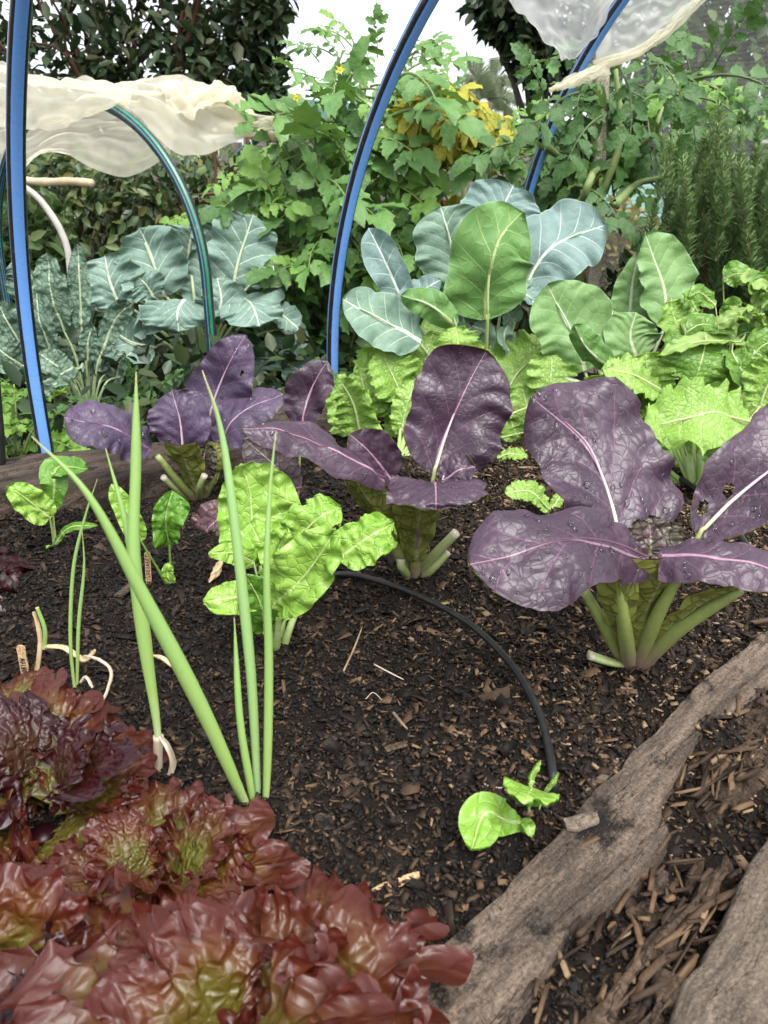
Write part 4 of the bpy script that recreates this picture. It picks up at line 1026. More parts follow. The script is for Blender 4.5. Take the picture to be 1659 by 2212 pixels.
# fence of upright palings
fr_ = empty('paling_fence', (-0.8, 3.95, -0.14), 'grey timber paling fence behind the hedge and tomato bush', 'fence')
rngf = np.random.RandomState(9)
zt = P(600, 300, 3.95)[2]
pv = None
for q in range(34):
    x = -2.9 + q * 0.115
    w, t_ = 0.106, 0.016; h = zt + rngf.uniform(-0.02, 0.01)
    c = [(-w / 2, 0), (w / 2, 0), (w / 2, t_), (-w / 2, t_)]
    V = [(a, b, -0.0) for a, b in c] + [(a, b, h + 0.14) for a, b in c]
    if pv is None or q % 5 == 0:
        off = rngf.rand() * 10
        pv = make_mesh('paling', V, [[0, 1, 5, 4], [1, 2, 6, 5], [2, 3, 7, 6], [3, 0, 4, 7], [4, 5, 6, 7]], MAT['fence_wood'], smooth=False, attrs={'uvm': [(z + off, a + off, b) for a, b, z in V]})
    o = link('paling', pv, fr_, (x + 0.8, rngf.uniform(-0.004, 0.004), 0))
def box(name, lo, hi, mat, parent=None, rel=None):
    lo, hi = np.asarray(lo, float), np.asarray(hi, float)
    V = np.array([(x, y, z) for z in (lo[2], hi[2]) for x, y in ((lo[0], lo[1]), (hi[0], lo[1]), (hi[0], hi[1]), (lo[0], hi[1]))])
    b = loc_of(parent) if parent is not None else np.zeros(3)
    return link(name, make_mesh(name, V - b, [[3, 2, 1, 0], [4, 5, 6, 7], [0, 1, 5, 4], [1, 2, 6, 5], [2, 3, 7, 6], [3, 0, 4, 7]], MAT[mat], smooth=False, attrs={'uvm': V}), parent)
box('rail', (-2.95, 3.97, zt - 0.16), (1.0, 4.01, zt - 0.09), 'fence_wood', fr_)
# green shed
a = P(527, 262, 6.0); b = P(700, 222, 6.0)
sh = empty('garden_shed', (a[0], 6.0, -0.14), 'dark green metal shed showing above the net beside the tomato bush', 'shed')
box('wall', (a[0] + 0.05, 6.05, -0.14), (b[0], 8.0, a[2] - 0.01), 'green_metal', sh)
ridge = P(560, 216, 6.0)
V = np.array([(a[0] - 0.03, 5.97, a[2]), (b[0] + 0.2, 5.97, a[2] - 0.02), (b[0] + 0.2, 6.5, b[2] + 0.03), (ridge[0], 6.5, ridge[2] + 0.06),
              (a[0] - 0.03, 5.97, a[2] + 0.02), (b[0] + 0.2, 5.97, a[2] + 0.0), (b[0] + 0.2, 6.5, b[2] + 0.05), (ridge[0], 6.5, ridge[2] + 0.08)])
link('roof', make_mesh('roof', V - np.array(sh.location), [[3, 2, 1, 0], [4, 5, 6, 7], [0, 1, 5, 4], [1, 2, 6, 5], [2, 3, 7, 6], [3, 0, 4, 7]], MAT['green_metal'], smooth=False), sh)
# far dark building behind the chillies
a = P(860, 370, 6.5); b = P(1120, 300, 6.5)
hs_ = empty('outbuilding', ((a[0] + b[0]) / 2, 6.5, -0.14), 'low dark outbuilding behind the yellow chilli bush', 'building')
box('wall', (a[0] - 0.5, 6.5, -0.14), (b[0] + 0.8, 8.5, b[2]), 'dark_wall', hs_)
box('roof', (a[0] - 0.6, 6.35, b[2] + 0.003), (b[0] + 0.9, 8.6, b[2] + 0.06), 'green_metal', hs_)
# turquoise weatherboard wall behind the grey net
w0 = P(1290, 395, 3.6); w1 = P(1900, 395, 3.6)
tw = empty('weatherboard_shed', (w0[0], 3.6, -0.14), 'pale turquoise weatherboard shed behind the grey mesh net', 'shed')
zz = w0[2]
box('sill', (w0[0] - 0.05, 3.50, zz - 0.20), (w1[0], 3.58, zz), 'teal_paint', tw)
for q in range(5):
    z1 = zz - 0.203 - q * 0.1
    V = np.array([(w0[0], 3.585, z1 - 0.1), (w1[0], 3.585, z1 - 0.1), (w1[0], 3.605, z1), (w0[0], 3.605, z1), (w0[0], 3.64, z1 - 0.1), (w1[0], 3.64, z1 - 0.1), (w1[0], 3.64, z1), (w0[0], 3.64, z1)])
    link('weatherboard', make_mesh('weatherboard', V - np.array(tw.location), [[0, 1, 2, 3], [5, 4, 7, 6], [3, 2, 6, 7], [1, 0, 4, 5], [0, 3, 7, 4], [2, 1, 5, 6]], MAT['grey_paint'], smooth=False), tw)
# yellow flowering shrub behind the net
def shrub(name, label, cpx, Yc, spread, n, leaf, mat, seed, cat='shrub'):
    rng = np.random.RandomState(seed)
    b = P(cpx[0], cpx[1], Yc); root = empty(name, (b[0], Yc, -0.14), label, cat)
    pos = b + nrm(rng.normal(0, 1, (n, 3))) * (rng.rand(n, 1) ** 0.4) * np.array(spread)
    L = leaf * rng.uniform(0.6, 1.3, n)
    v, f = leaves(pos, rng.normal(0, 0.6, (n, 3)) + [0, -0.3, 0.2], rng.normal(0, 0.6, (n, 3)) + [0, -0.5, 0.8], L, L * 0.5)
    link('crown', make_mesh('crown', v - np.array(root.location), f, MAT[mat], attrs={'rnd': np.repeat(rng.rand(n), 6)}), root)
    parts = []
    for q in range(6):
        e = b + rng.normal(0, 0.45, 3) * np.array(spread)
        parts.append(tube([(b[0], Yc, -0.14), (np.array([b[0], Yc, -0.14]) + e) / 2 + rng.normal(0, .03, 3), e], [0.012, 0.008, 0.003], 5))
    v, f, a = join(parts); link('trunk', make_mesh('trunk', v - np.array(root.location), f, MAT['bark_grey']), root)
    return root
shrub('flowering_shrub', 'yellowish small leaved shrub seen through the net beside the collards', (1330, 560), 3.2, (0.22, 0.15, 0.22), 1500, 0.04, 'fol_yellow', 31)
shrub('garden_shrub', 'mid green shrub behind the left pipe hoop and kale', (20, 560), 3.0, (0.30, 0.2, 0.30), 1500, 0.06, 'fol_mid', 32)
shrub('garden_shrub', 'dark green shrub below the tomato bush, behind the middle hoop', (640, 760), 2.75, (0.28, 0.2, 0.20), 1500, 0.07, 'fol_hedge', 33)
shrub('garden_shrub', 'dark green shrub behind the collards and mustard leaves', (1010, 720), 2.7, (0.45, 0.2, 0.20), 1800, 0.07, 'fol_hedge', 34)
shrub('garden_shrub', 'dark shrub filling the space under the rosemary bush', (1560, 640), 2.2, (0.35, 0.15, 0.16), 1500, 0.05, 'fol_hedge', 35)

# low undergrowth on the soil of the back bed
rngu = np.random.RandomState(91); n = 5200
uu = rngu.uniform(-60, 780, n); pos = np.stack([rngu.uniform(-1.5, 0.35, n), rngu.uniform(1.45, 2.9, n), -0.11 + 0.22 * rngu.rand(n) ** 1.6], 1)
ok = side(LF_A, LF_B, pos[:, 0], pos[:, 1]) > 0.17
pos = pos[ok]; n = len(pos); L = 0.055 * rngu.uniform(.5, 1.3, n)
v, f = leaves(pos, rngu.normal(0, .7, (n, 3)) + [0, -.3, .2], rngu.normal(0, .5, (n, 3)) + [0, -.3, .9], L, L * .6)
tag(link('ground_cover', make_mesh('ground_cover', v, f, MAT['fol_dark'], attrs={'rnd': np.repeat(rngu.rand(n), 6)})), 'dark leafy undergrowth covering the soil of the back bed', 'undergrowth', kind='stuff')
# ------------------------------------------------------------------ purple mustards
PU = dict(top=MAT['purple_top'], bot=MAT['purple_under'], stalk=MAT['purple_stalk'])
pk = dict(lob=0.085, puck=0.05, bump=0.0010, bsc=70, nv=5, vk=1.45, NT=52, NS=16, tooth=0.03, nt=26, ruf=0.10, rfreq=2.3)
GP = 'purple mustard plants in the near bed'
A = Plant('purple_mustard', G(430, 1085), 'purple mustard plant by the far left timber, behind the spring onions', 'mustard plant', GP, **{**PU, 'top': MAT['purple_violet']})
A.leaf([(325, 972, -.02), (245, 925, -.05), (138, 902, -.08)], [20, 50, 60, 54, 0], e=52, az=10, sr=(8, 4.5, 1), stalkmat=MAT['purple_rib'], drops=10, cup=0.12, curl=-0.5, **pk)
A.leaf([(468, 960, 0), (530, 890, .02), (614, 855, .05)], [20, 48, 58, 40, 0], e=42, az=-25, sr=(7, 4, 1), stalkmat=MAT['purple_rib'], drops=8, cup=0.2, curl=-0.4, **pk)
A.leaf([(440, 965, .04), (462, 865, .05), (495, 785, .05), (530, 723, .06)], ([16, 60, 66, 44, 0], [16, 72, 76, 48, 0]), e=12, az=5, sr=(8, 6, 1.2), drops=4, holes=((.72, .55, .025, .08),), cup=0.15, curl=-0.2, **pk)
A.leaf([(395, 975, -.03), (388, 905, -.03), (372, 845, -.01)], [16, 54, 66, 56, 0], e=34, az=-5, sr=(8, 7, 1.4), drops=3, cup=0.25, curl=-0.3, **pk)
A.leaf([(425, 1062, -.03), (405, 1010, -.06), (385, 965, -.09)], [8, 28, 40, 36], e=-10, flip=True, stalk=False, cup=-0.4, **pk)
A.leaf([(445, 1060, -.02), (455, 1010, -.03), (470, 958, -.02)], [8, 22, 30, 26], e=-5, flip=True, stalk=False, cup=-0.5, **pk)
A.leaf([(440, 1040, -.03), (440, 990, -.035), (450, 955, -.03)], [10, 28, 32, 0], e=20, top=MAT['inner_frill'], bot=MAT['inner_frill'], ruf=.12, rfreq=6, tooth=.15, nt=16, bump=.002)
A.tube('cut_stalk', [(420, 1085, 0), (385, 1060, -.03), (352, 1030, -.05)], [8, 7, 7], MAT['cut_stalk'])
A.tube('cut_stalk', [(432, 1085, 0), (430, 1055, -.04), (442, 1026, -.05)], [7, 6, 7], MAT['cut_stalk'])
A.tube('stalk', [(430, 1090, 0), (385, 1040, -.04), (340, 985, -.06)], [9, 8, 6], MAT['petiole'])
A.tube('stalk', [(435, 1090, 0), (460, 1030, -.02), (478, 960, 0)], [8, 7, 5], MAT['petiole'])

E = Plant('purple_mustard', G(640, 1082), 'small purple mustard between the left and middle purple mustards', 'mustard plant', GP, **PU)
E.leaf([(652, 925, .02), (668, 850, .03), (708, 780, .04)], ([12, 40, 48, 36, 0], [12, 40, 52, 36, 0]), e=12, az=-15, sr=(5, 4.5, 1.2), cup=0.35, **pk)
E.leaf([(632, 1070, -.02), (598, 1010, -.05), (528, 950, -.07)], [6, 34, 48, 40, 0], e=15, az=0, top=MAT['purple_under_grey'], bot=MAT['purple_top'], sr=(4, 4, 1), cup=0.1, **pk)
E.leaf([(522, 1100, -.10), (470, 1125, -.13), (425, 1170, -.14)], [14, 44, 52, 42, 0], e=40, az=-10, top=MAT['purple_brown'], sr=(4, 4, 1), cup=0.2, stalk=[(640, 1085, 0), (580, 1075, -.06)], **pk)
E.leaf([(600, 1062, -.05), (630, 1056, -.07), (655, 1052, -.08)], [6, 12, 10, 0], e=60, sr=(3, 3, 1), **pk)

B = Plant('purple_mustard', G(893, 1252), 'purple mustard in the middle of the bed with cut stalks at its base', 'mustard plant', GP, **PU)
B.leaf([(938, 1022, .02), (965, 935, .05), (1005, 840, .07), (1052, 757, .08)], ([22, 84, 108, 92, 0], [22, 98, 122, 96, 0]), e=20, az=8, sr=(13, 9, 1.6), drops=8, cup=0.22, curl=-0.25, **pk)
B.leaf([(845, 1035, -.01), (805, 985, -.02), (755, 938, -.03)], [18, 46, 56, 44, 0], e=35, az=-10, sr=(12, 8, 1.4), cup=0.3, **pk)
B.leaf([(835, 1035, -.05), (740, 985, -.08), (640, 935, -.09), (522, 930, -.10)], [26, 40, 54, 48, 0], e=58, az=5, sr=(11, 5, 1.2), stalkmat=MAT['purple_rib'], drops=5, cup=-0.05, curl=-0.5, **pk)
B.leaf([(955, 1040, -.02), (990, 1018, -.02), (1026, 1006, -.02)], [18, 34, 36, 0], e=45, az=-10, sr=(9, 6, 1.2), cup=0.25, **pk)
B.leaf([(935, 1042, -.05), (940, 1050, -.09), (942, 1082, -.13), (942, 1102, -.135)], [50, 98, 112, 100, 0], e=65, az=0, sr=(11, 5, 1), stalkmat=MAT['purple_rib'], drops=6, cup=0.05, curl=-0.35, stalk=[(893, 1255, 0), (905, 1150, -.05)], **pk)
B.leaf([(880, 1235, -.01), (830, 1130, -.04), (768, 1036, -.06)], [7, 22, 40, 34], e=0, az=-20, flip=True, stalk=False, cup=-0.35, **pk)
B.leaf([(898, 1225, -.02), (902, 1140, -.055), (915, 1082, -.085)], [8, 34, 54, 60], e=-12, az=5, flip=True, stalk=False, cup=-0.3, **pk)
B.leaf([(870, 1180, 0), (862, 1120, -.02), (858, 1090, -.02)], [8, 18, 16, 0], e=10, top=MAT['inner_frill'], bot=MAT['inner_frill'])
B.tube('cut_stalk', [(900, 1250, 0), (938, 1200, -.02), (986, 1150, -.03)], [13, 11, 10], MAT['cut_stalk'], sflat=1) if False else B.tube('cut_stalk', [(900, 1250, 0), (938, 1200, -.02), (986, 1150, -.03)], [13, 11, 10], MAT['cut_stalk'])
B.tube('cut_stalk', [(905, 1252, -.01), (935, 1228, -.02), (968, 1192, -.02)], [9, 9, 8], MAT['cut_stalk'])
B.tube('cut_stalk', [(885, 1248, -.01), (868, 1225, -.03), (866, 1208, -.03)], [10, 9, 9], MAT['cut_stalk'])
B.tube('stalk', [(890, 1262, 0), (840, 1150, -.03), (780, 1045, -.05)], [14, 11, 6], MAT['petiole'])
B.tube('stalk', [(895, 1262, -.005), (900, 1180, -.03), (915, 1090, -.05)], [13, 11, 7], MAT['petiole'])
B.tube('crown_stump', [(893, 1278, 0), (893, 1255, 0), (893, 1235, 0)], [10, 15, 14], MAT['purple_stalk'])

Cp = Plant('purple_mustard', G(1368, 1432), 'largest purple mustard plant, by the near timber at right', 'mustard plant', GP, **PU)
Cp.leaf([(1345, 1190, .02), (1312, 1060, .06), (1255, 940, .09), (1140, 862, .10)], ([24, 98, 130, 96, 0], [24, 150, 168, 96, 0]), e=28, az=12, sr=(16, 12, 2), drops=60, cup=(0.3, 0.1), curl=-0.25, **{**pk, 'NT': 60, 'NS': 20, 'lob': .10})
Cp.leaf([(1512, 1152, .03), (1592, 1072, .05), (1685, 1000, .06), (1810, 900, .08)], [20, 74, 108, 105, 0], e=32, az=-18, sr=(13, 10, 2), drops=25, holes=((.30, -.22, .035, .12), (.12, -.55, .05, .2)), cup=0.15, stalk=[(1375, 1432, 0), (1440, 1290, .02)], **{**pk, 'lob': .08})
Cp.leaf([(1405, 1205, -.06), (1310, 1168, -.10), (1190, 1168, -.13), (1012, 1222, -.15)], ([40, 82, 118, 128, 0], [60, 88, 104, 112, 0]), e=52, az=-8, sr=(14, 7, 1.5), stalkmat=MAT['purple_rib'], drops=45, cup=0.0, curl=-0.55, stalk=[(1350, 1432, 0), (1360, 1300, -.05)], **{**pk, 'NT': 60, 'NS': 20})
Cp.leaf([(1425, 1205, -.07), (1530, 1205, -.09), (1640, 1225, -.10), (1760, 1262, -.11)], [50, 62, 66, 56, 0], e=60, az=8, sr=(13, 7, 1.5), stalkmat=MAT['purple_rib'], drops=4, cup=0.0, curl=-0.4, stalk=[(1385, 1432, 0), (1420, 1300, -.04)], **pk)
Cp.leaf([(1400, 1215, -.01), (1405, 1165, 0), (1400, 1115, .01)], [40, 66, 62, 0], e=22, top=MAT['inner_frill'], bot=MAT['inner_frill'], sr=(10, 6, 1), ruf=.10, rfreq=7, tooth=.10, nt=24, bump=.002, bsc=90)
Cp.leaf([(1375, 1410, -.02), (1400, 1310, -.05), (1440, 1215, -.08)], [8, 34, 62, 66], e=-12, az=10, flip=True, stalk=False, cup=-0.25, **pk)
Cp.leaf([(1352, 1405, -.03), (1340, 1320, -.06), (1330, 1250, -.08)], [8, 24, 46, 52], e=-10, az=-10, flip=True, stalk=False, cup=-0.3, **pk)
Cp.leaf([(1395, 1425, -.02), (1480, 1330, -.06), (1600, 1270, -.09)], [8, 26, 34, 22], e=-5, az=30, flip=True, stalk=False, cup=-0.5, **pk)
Cp.leaf([(1365, 1400, -.02), (1372, 1340, -.03), (1375, 1270, -.03)], [8, 26, 32, 20], e=15, top=MAT['inner_frill'], bot=MAT['purple_under'], stalk=False, bump=.002)
Cp.tube('stalk', [(1355, 1440, 0), (1305, 1350, -.03), (1262, 1275, -.05)], [17, 14, 9], MAT['petiole'])
Cp.tube('stalk', [(1362, 1442, -.01), (1348, 1350, -.05), (1335, 1255, -.07)], [18, 16, 10], MAT['petiole'])
Cp.tube('stalk', [(1372, 1442, -.01), (1415, 1340, -.05), (1470, 1235, -.07)], [18, 16, 9], MAT['petiole'])
Cp.tube('stalk', [(1375, 1442, -.01), (1470, 1355, -.05), (1600, 1275, -.08)], [20, 17, 9], MAT['petiole'])
Cp.tube('stalk', [(1360, 1440, 0), (1350, 1300, 0), (1342, 1190, .015)], [17, 14, 11], MAT['petiole'])
Cp.tube('cut_stalk', [(1365, 1436, -.01), (1320, 1430, -.02), (1272, 1415, -.02)], [12, 14, 16], MAT['cut_stalk'], flat=0.6)

# ------------------------------------------------------------------ lime mustard greens
LM = dict(top=MAT['lime_top'], bot=MAT['lime_under'], stalk=MAT['lime_stalk'])
lk = dict(tooth=0.30, nt=12, ruf=0.15, rfreq=5, bump=0.0018, bsc=50, puck=0.05, nv=6, NT=56, NS=14, lob=0.10, cup=0.12)
GL_ = 'lime green mustard plants behind the purple ones'
m = Plant('mustard_greens', G(860, 985), 'lime green frilly mustard behind the middle purple mustard', 'mustard plant', GL_, **LM)
m.leaf([(778, 940, .03), (762, 870, .02), (728, 812, .02)], [16, 52, 50, 34, 0], e=15, az=-20, sr=(7, 6, 1.2), **lk)
m.leaf([(808, 900, .10), (815, 810, .12), (828, 735, .14)], [20, 48, 60, 48, 0], e=25, az=5, sr=(7, 6, 1.4), drops=8, **lk)
m.leaf([(905, 835, .14), (922, 765, .15), (935, 722, .18)], [30, 54, 60, 44, 0], e=50, az=0, sr=(7, 6, 1.2), drops=5, **lk)
m.leaf([(1075, 762, .28), (985, 725, .26), (895, 716, .25)], [18, 36, 42, 30, 0], e=55, az=0, sr=(6, 5, 1.2), **lk)
m.leaf([(1085, 870, .14), (1118, 806, .16), (1195, 735, .18)], [22, 74, 84, 62, 0], e=38, az=-15, sr=(7, 6, 1.4), drops=8, **lk)
m.leaf([(865, 940, .05), (880, 870, .06), (900, 825, .08)], [14, 32, 36, 0], e=25, az=5, sr=(6, 5, 1.2), **lk)
m.leaf([(1060, 800, .22), (1060, 750, .25), (1050, 715, .3)], [40, 66, 60, 0], e=58, az=0, sr=(6, 5, 1.2), **lk)
m2 = Plant('mustard_greens', G(1500, 1052), 'lime green frilly mustard behind the right purple mustard', 'mustard plant', GL_, **LM)
m2.leaf([(1630, 912, .02), (1530, 896, -.02), (1390, 925, -.05)], ([34, 92, 112, 96, 0], [34, 72, 86, 70, 0]), e=50, az=-10, sr=(10, 7, 1.8), drops=10, stalk=[(1500, 1055, 0), (1590, 960, .02)], **lk)
m2.leaf([(1438, 848, .12), (1365, 808, .10), (1298, 800, .10)], [18, 52, 54, 40, 0], e=50, az=0, sr=(7, 6, 1.4), drops=8, **lk)
m2.leaf([(1310, 895, .10), (1312, 850, .10), (1313, 812, .12)], [26, 46, 50, 0], e=45, az=0, sr=(6, 5, 1.2), drops=3, **lk)
m2.leaf([(1280, 880, .14), (1225, 850, .14), (1170, 838, .15)], [14, 26, 28, 0], e=60, az=0, sr=(6, 5, 1.2), **lk)
m2.leaf([(1500, 760, .20), (1465, 705, .20), (1440, 648, .21)], [28, 50, 52, 34, 0], e=30, az=15, sr=(7, 6, 1.4), drops=3, **lk)
m2.leaf([(1560, 985, -.02), (1545, 990, -.06), (1530, 1008, -.08)], [14, 36, 30, 0], e=50, az=0, sr=(7, 6, 1.4), **lk)
m2.leaf([(1640, 880, .08), (1660, 830, .08), (1690, 780, .08)], [18, 50, 60, 0], e=40, az=-10, sr=(7, 6, 1.4), **lk)
m2.leaf([(1530, 850, .14), (1510, 820, .15), (1480, 795, .16)], [14, 36, 30, 0], e=40, az=0, sr=(6, 5, 1.2), **lk)
for a, b in (((1498, 1058, 0), (1488, 985, .02)), ((1508, 1058, 0), (1515, 980, .03)), ((1505, 1060, -.01), (1540, 1000, -.02))):
    m2.tube('stalk', [a, b], [10, 8])
rm_ = np.random.RandomState(33)
for (u, v, w_) in [(745, 870, 34), (790, 830, 40), (850, 790, 46), (960, 790, 46), (1010, 770, 50), (870, 880, 40), (990, 740, 44), (1140, 860, 50), (1180, 900, 40), (1110, 900, 36), (1040, 860, 46), (960, 870, 40), (1190, 790, 44)]:
    an = rm_.uniform(-.5, .5)
    m.leaf([(u - 40 * an, v + 70, .10), (u, v + 25, .10), (u + 60 * an, v - 35, .12)], [w_ * .4, w_ * 1.15, w_ * 1.35, w_ * .95, 0], e=rm_.uniform(25, 55), az=rm_.uniform(-25, 25), sr=(6, 5, 1.2), **{**lk, 'NT': 44, 'NS': 11})
for (u, v, w_) in [(1230, 870, 44), (1290, 850, 46), (1370, 880, 50), (1440, 870, 50), (1550, 850, 52), (1600, 880, 50), (1480, 950, 50), (1640, 940, 44), (1400, 800, 46), (1560, 800, 40), (1230, 930, 36)]:
    an = rm_.uniform(-.5, .5)
    m2.leaf([(u - 40 * an, v + 60, .14), (u, v + 20, .13), (u + 60 * an, v - 40, .14)], [w_ * .4, w_ * 1.15, w_ * 1.35, w_ * .95, 0], e=rm_.uniform(25, 55), az=rm_.uniform(-25, 25), sr=(6, 5, 1.2), **{**lk, 'NT': 44, 'NS': 11})
s1 = Plant('mustard_seedling', G(1180, 1112), 'small lime mustard seedling between the two right purple mustards', 'seedling', **LM)
s1.leaf([(1185, 1100, -.01), (1145, 1062, -.02), (1090, 1066, -.03)], [8, 24, 32, 24, 0], e=50, az=0, sr=(4, 4, 1), **lk)
s1.leaf([(1190, 1102, 0), (1205, 1080, .01), (1215, 1062, .02)], [6, 14, 0], e=30, az=0, sr=(3, 3, 1), **lk)
s2 = Plant('mustard_seedling', G(1262, 1150), 'lime mustard stems half hidden behind the biggest purple leaf', 'seedling', **LM)
s2.leaf([(1250, 1110, -.005), (1248, 1075, 0), (1245, 1050, 0)], [6, 12, 10, 0], e=20, sr=(6, 5, 1), **lk)
s2.leaf([(1290, 1150, -.01), (1315, 1120, -.01), (1330, 1105, 0)], [8, 20, 0], e=40, sr=(6, 5, 1), **lk)
s3 = Plant('mustard_seedling', G(1080, 1000), 'tiny lime mustard leaves on the soil behind the middle purple mustard', 'seedling', **LM)
s3.leaf([(1075, 990, 0), (1100, 980, 0), (1140, 985, -.01)], [8, 16, 18, 0], e=60, sr=(4, 4, 1), **lk)
s3.leaf([(1055, 985, .02), (1048, 970, .02), (1040, 958, .03)], [6, 14, 0], e=40, sr=(4, 4, 1), **lk)

# ------------------------------------------------------------------ silverbeet
SB = dict(top=MAT['beet_top'], bot=MAT['beet_top'], stalk=MAT['beet_stalk'])
bk = dict(bump=0.0042, bsc=58, ruf=0.12, rfreq=4, puck=0.03, nv=6, NT=56, NS=18, lob=0.05, cup=0.1)
GS = 'silverbeet plants'
S = Plant('silverbeet', G(598, 1412), 'big lime green silverbeet plant with blistered leaves in the bed centre', 'silverbeet', GS, **SB)
S.leaf([(560, 1210, .05), (545, 1130, .07), (540, 1060, .08), (520, 1002, .08)], ([22.8, 70.7, 75.2, 57, 0], [22.8, 100.3, 109.4, 75.2, 0]), e=25, az=5, sr=(10, 8, 1.6), drops=6, **bk)
S.leaf([(585, 1210, .01), (560, 1170, .0), (540, 1130, .02)], [16, 54.7, 45.6, 0], e=40, az=-10, sr=(9, 7, 1.4), **bk)
S.leaf([(588, 1310, -.03), (640, 1265, -.06), (690, 1200, -.07), (728, 1140, -.07)], ([16, 68.4, 82.1, 61.6, 0], [16, 50.2, 59.3, 45.6, 0]), e=28, az=-8, sr=(10, 8, 1.6), drops=3, **{**bk, 'bump': .0052, 'bsc': 55, 'cup': .2})
S.leaf([(640, 1180, .05), (675, 1130, .05), (735, 1095, .06)], [18.2, 50.2, 54.7, 41, 0], e=35, az=0, sr=(8, 7, 1.4), drops=4, holes=((.75, 1.0, .09, .35), (.55, -1.0, .05, .2)), **{**bk, 'lob': .15, 'ruf': .12})
S.leaf([(735, 1205, .02), (785, 1170, .02), (850, 1130, .03)], [16, 52.4, 57, 50.2, 0], e=38, az=-12, sr=(8, 7, 1.4), drops=4, stalk=[(606, 1412, 0), (650, 1300, .02)], holes=((.9, .7, .06, .3),), **{**bk, 'lob': .12})
S.leaf([(560, 1290, -.02), (520, 1290, -.04), (440, 1300, -.05)], [13.7, 31.9, 36.5, 29.6, 0], e=35, az=10, sr=(8, 6, 1.2), **bk)
S.leaf([(548, 1215, -.02), (505, 1195, -.04), (450, 1196, -.05)], [13.7, 25.1, 20.5, 0], e=30, az=10, sr=(7, 6, 1.2), **bk)
S.leaf([(572, 1370, -.02), (565, 1310, -.04), (530, 1240, -.05)], [11.4, 38.8, 45.6, 34.2, 0], e=25, az=10, sr=(8, 6, 1.2), top=MAT['beet_dark'], bot=MAT['beet_dark'], **bk)
S.leaf([(610, 1230, -.01), (600, 1190, 0), (622, 1140, 0)], [13.7, 38.8, 34.2, 0], e=30, az=25, sr=(8, 6, 1.2), **bk)
for q in (((594, 1420, 0), (600, 1370, -.02), (602, 1330, -.03)), ((606, 1418, 0), (625, 1360, 0), (642, 1318, .01)), ((588, 1420, 0), (575, 1380, .01), (562, 1340, .03))):
    S.tube('stalk', q, [10, 8, 6])
S4 = Plant('silverbeet', G(118, 1182), 'young silverbeet before the left timber, with one pale crinkled leaf', 'silverbeet', GS, top=MAT['beet_dark'], bot=MAT['beet_dark'], stalk=MAT['beet_stalk'])
S4.leaf([(108, 1120, -.02), (60, 1080, -.04), (18, 1050, -.05)], [10, 30, 34, 26, 0], e=48, az=-5, sr=(5, 4.5, 1.2), top=MAT['beet_top'], **bk)
S4.leaf([(114, 1100, 0), (118, 1050, 0), (120, 1010, .01), (188, 1012, -.02)], [8, 24, 30, 22, 0], e=45, az=10, sr=(5, 4.5, 1), **{**bk, 'bump': .002})
S4.leaf([(120, 1175, -.01), (150, 1140, -.02), (210, 1135, -.03)], [4, 8, 9, 0], e=40, sr=(4, 3, 1), **{**bk, 'bump': .001})
S4.leaf([(112, 1180, -.02), (105, 1178, -.03), (100, 1184, -.035)], [4, 7, 0], e=50, sr=(3, 3, 1), **{**bk, 'bump': .001})
S5 = Plant('silverbeet', G(370, 1264), 'young silverbeet with twisted curled leaf beside the silverbeet name stick', 'silverbeet', GS, top=MAT['beet_top'], bot=MAT['beet_dark'], stalk=MAT['beet_stalk_dark'])
S5.leaf([(366, 1180, -.01), (358, 1120, -.02), (372, 1060, -.01)], ([8, 30, 34, 24, 0], [8, 24, 38, 50, 0]), e=15, az=15, sr=(6, 5, 1), top=MAT['beet_dark'], bot=MAT['beet_dark'], **{**bk, 'cup': .5, 'ruf': .14, 'bump': .003})
S5.leaf([(305, 1170, -.02), (280, 1120, -.03), (240, 1045, -.03)], [8, 22, 24, 18, 0], e=15, az=20, sr=(5, 4.5, 1), bot=MAT['beet_top'], **{**bk, 'bump': .002})
S5.leaf([(372, 1258, -.01), (362, 1235, -.015), (368, 1215, -.015)], [6, 12, 12, 0], e=15, stalk=False, **{**bk, 'bump': .002})
S6 = Plant('silverbeet', G(1147, 1782), 'silverbeet seedling by the hose end and near timber', 'silverbeet', GS, top=MAT['beet_top'], bot=MAT['beet_dark'], stalk=MAT['beet_stalk'])
S6.leaf([(1142, 1738, -.002), (1150, 1702, -.015), (1140, 1722, -.045), (1142, 1735, -.05)], [18, 50, 66, 52, 0], e=78, az=0, sr=(8, 6, 1.5), **{**bk, 'bump': .001, 'ruf': .05})
S6.leaf([(1135, 1790, -.01), (1085, 1768, -.02), (1045, 1760, -.025), (1018, 1835, -.05)], ([8, 20, 46, 44, 0], [8, 18, 42, 40, 0]), e=62, az=-10, sr=(6, 5, 1.5), **{**bk, 'bump': .0015, 'ruf': .05})
S6.leaf([(1130, 1790, -.012), (1140, 1782, -.02), (1148, 1806, -.03)], [8, 15, 14, 0], e=55, stalk=False, **{**bk, 'bump': .001})
S6.leaf([(1145, 1700, .01), (1150, 1670, .012), (1168, 1642, .015)], [4, 9, 8, 0], e=20, az=30, sr=(5, 4, 1), **{**bk, 'bump': .001, 'cup': .6})
S6.leaf([(1178, 1710, .005), (1195, 1690, 0), (1206, 1668, 0)], [3, 6, 0], e=40, sr=(4, 3.5, 1), **{**bk, 'bump': .001})

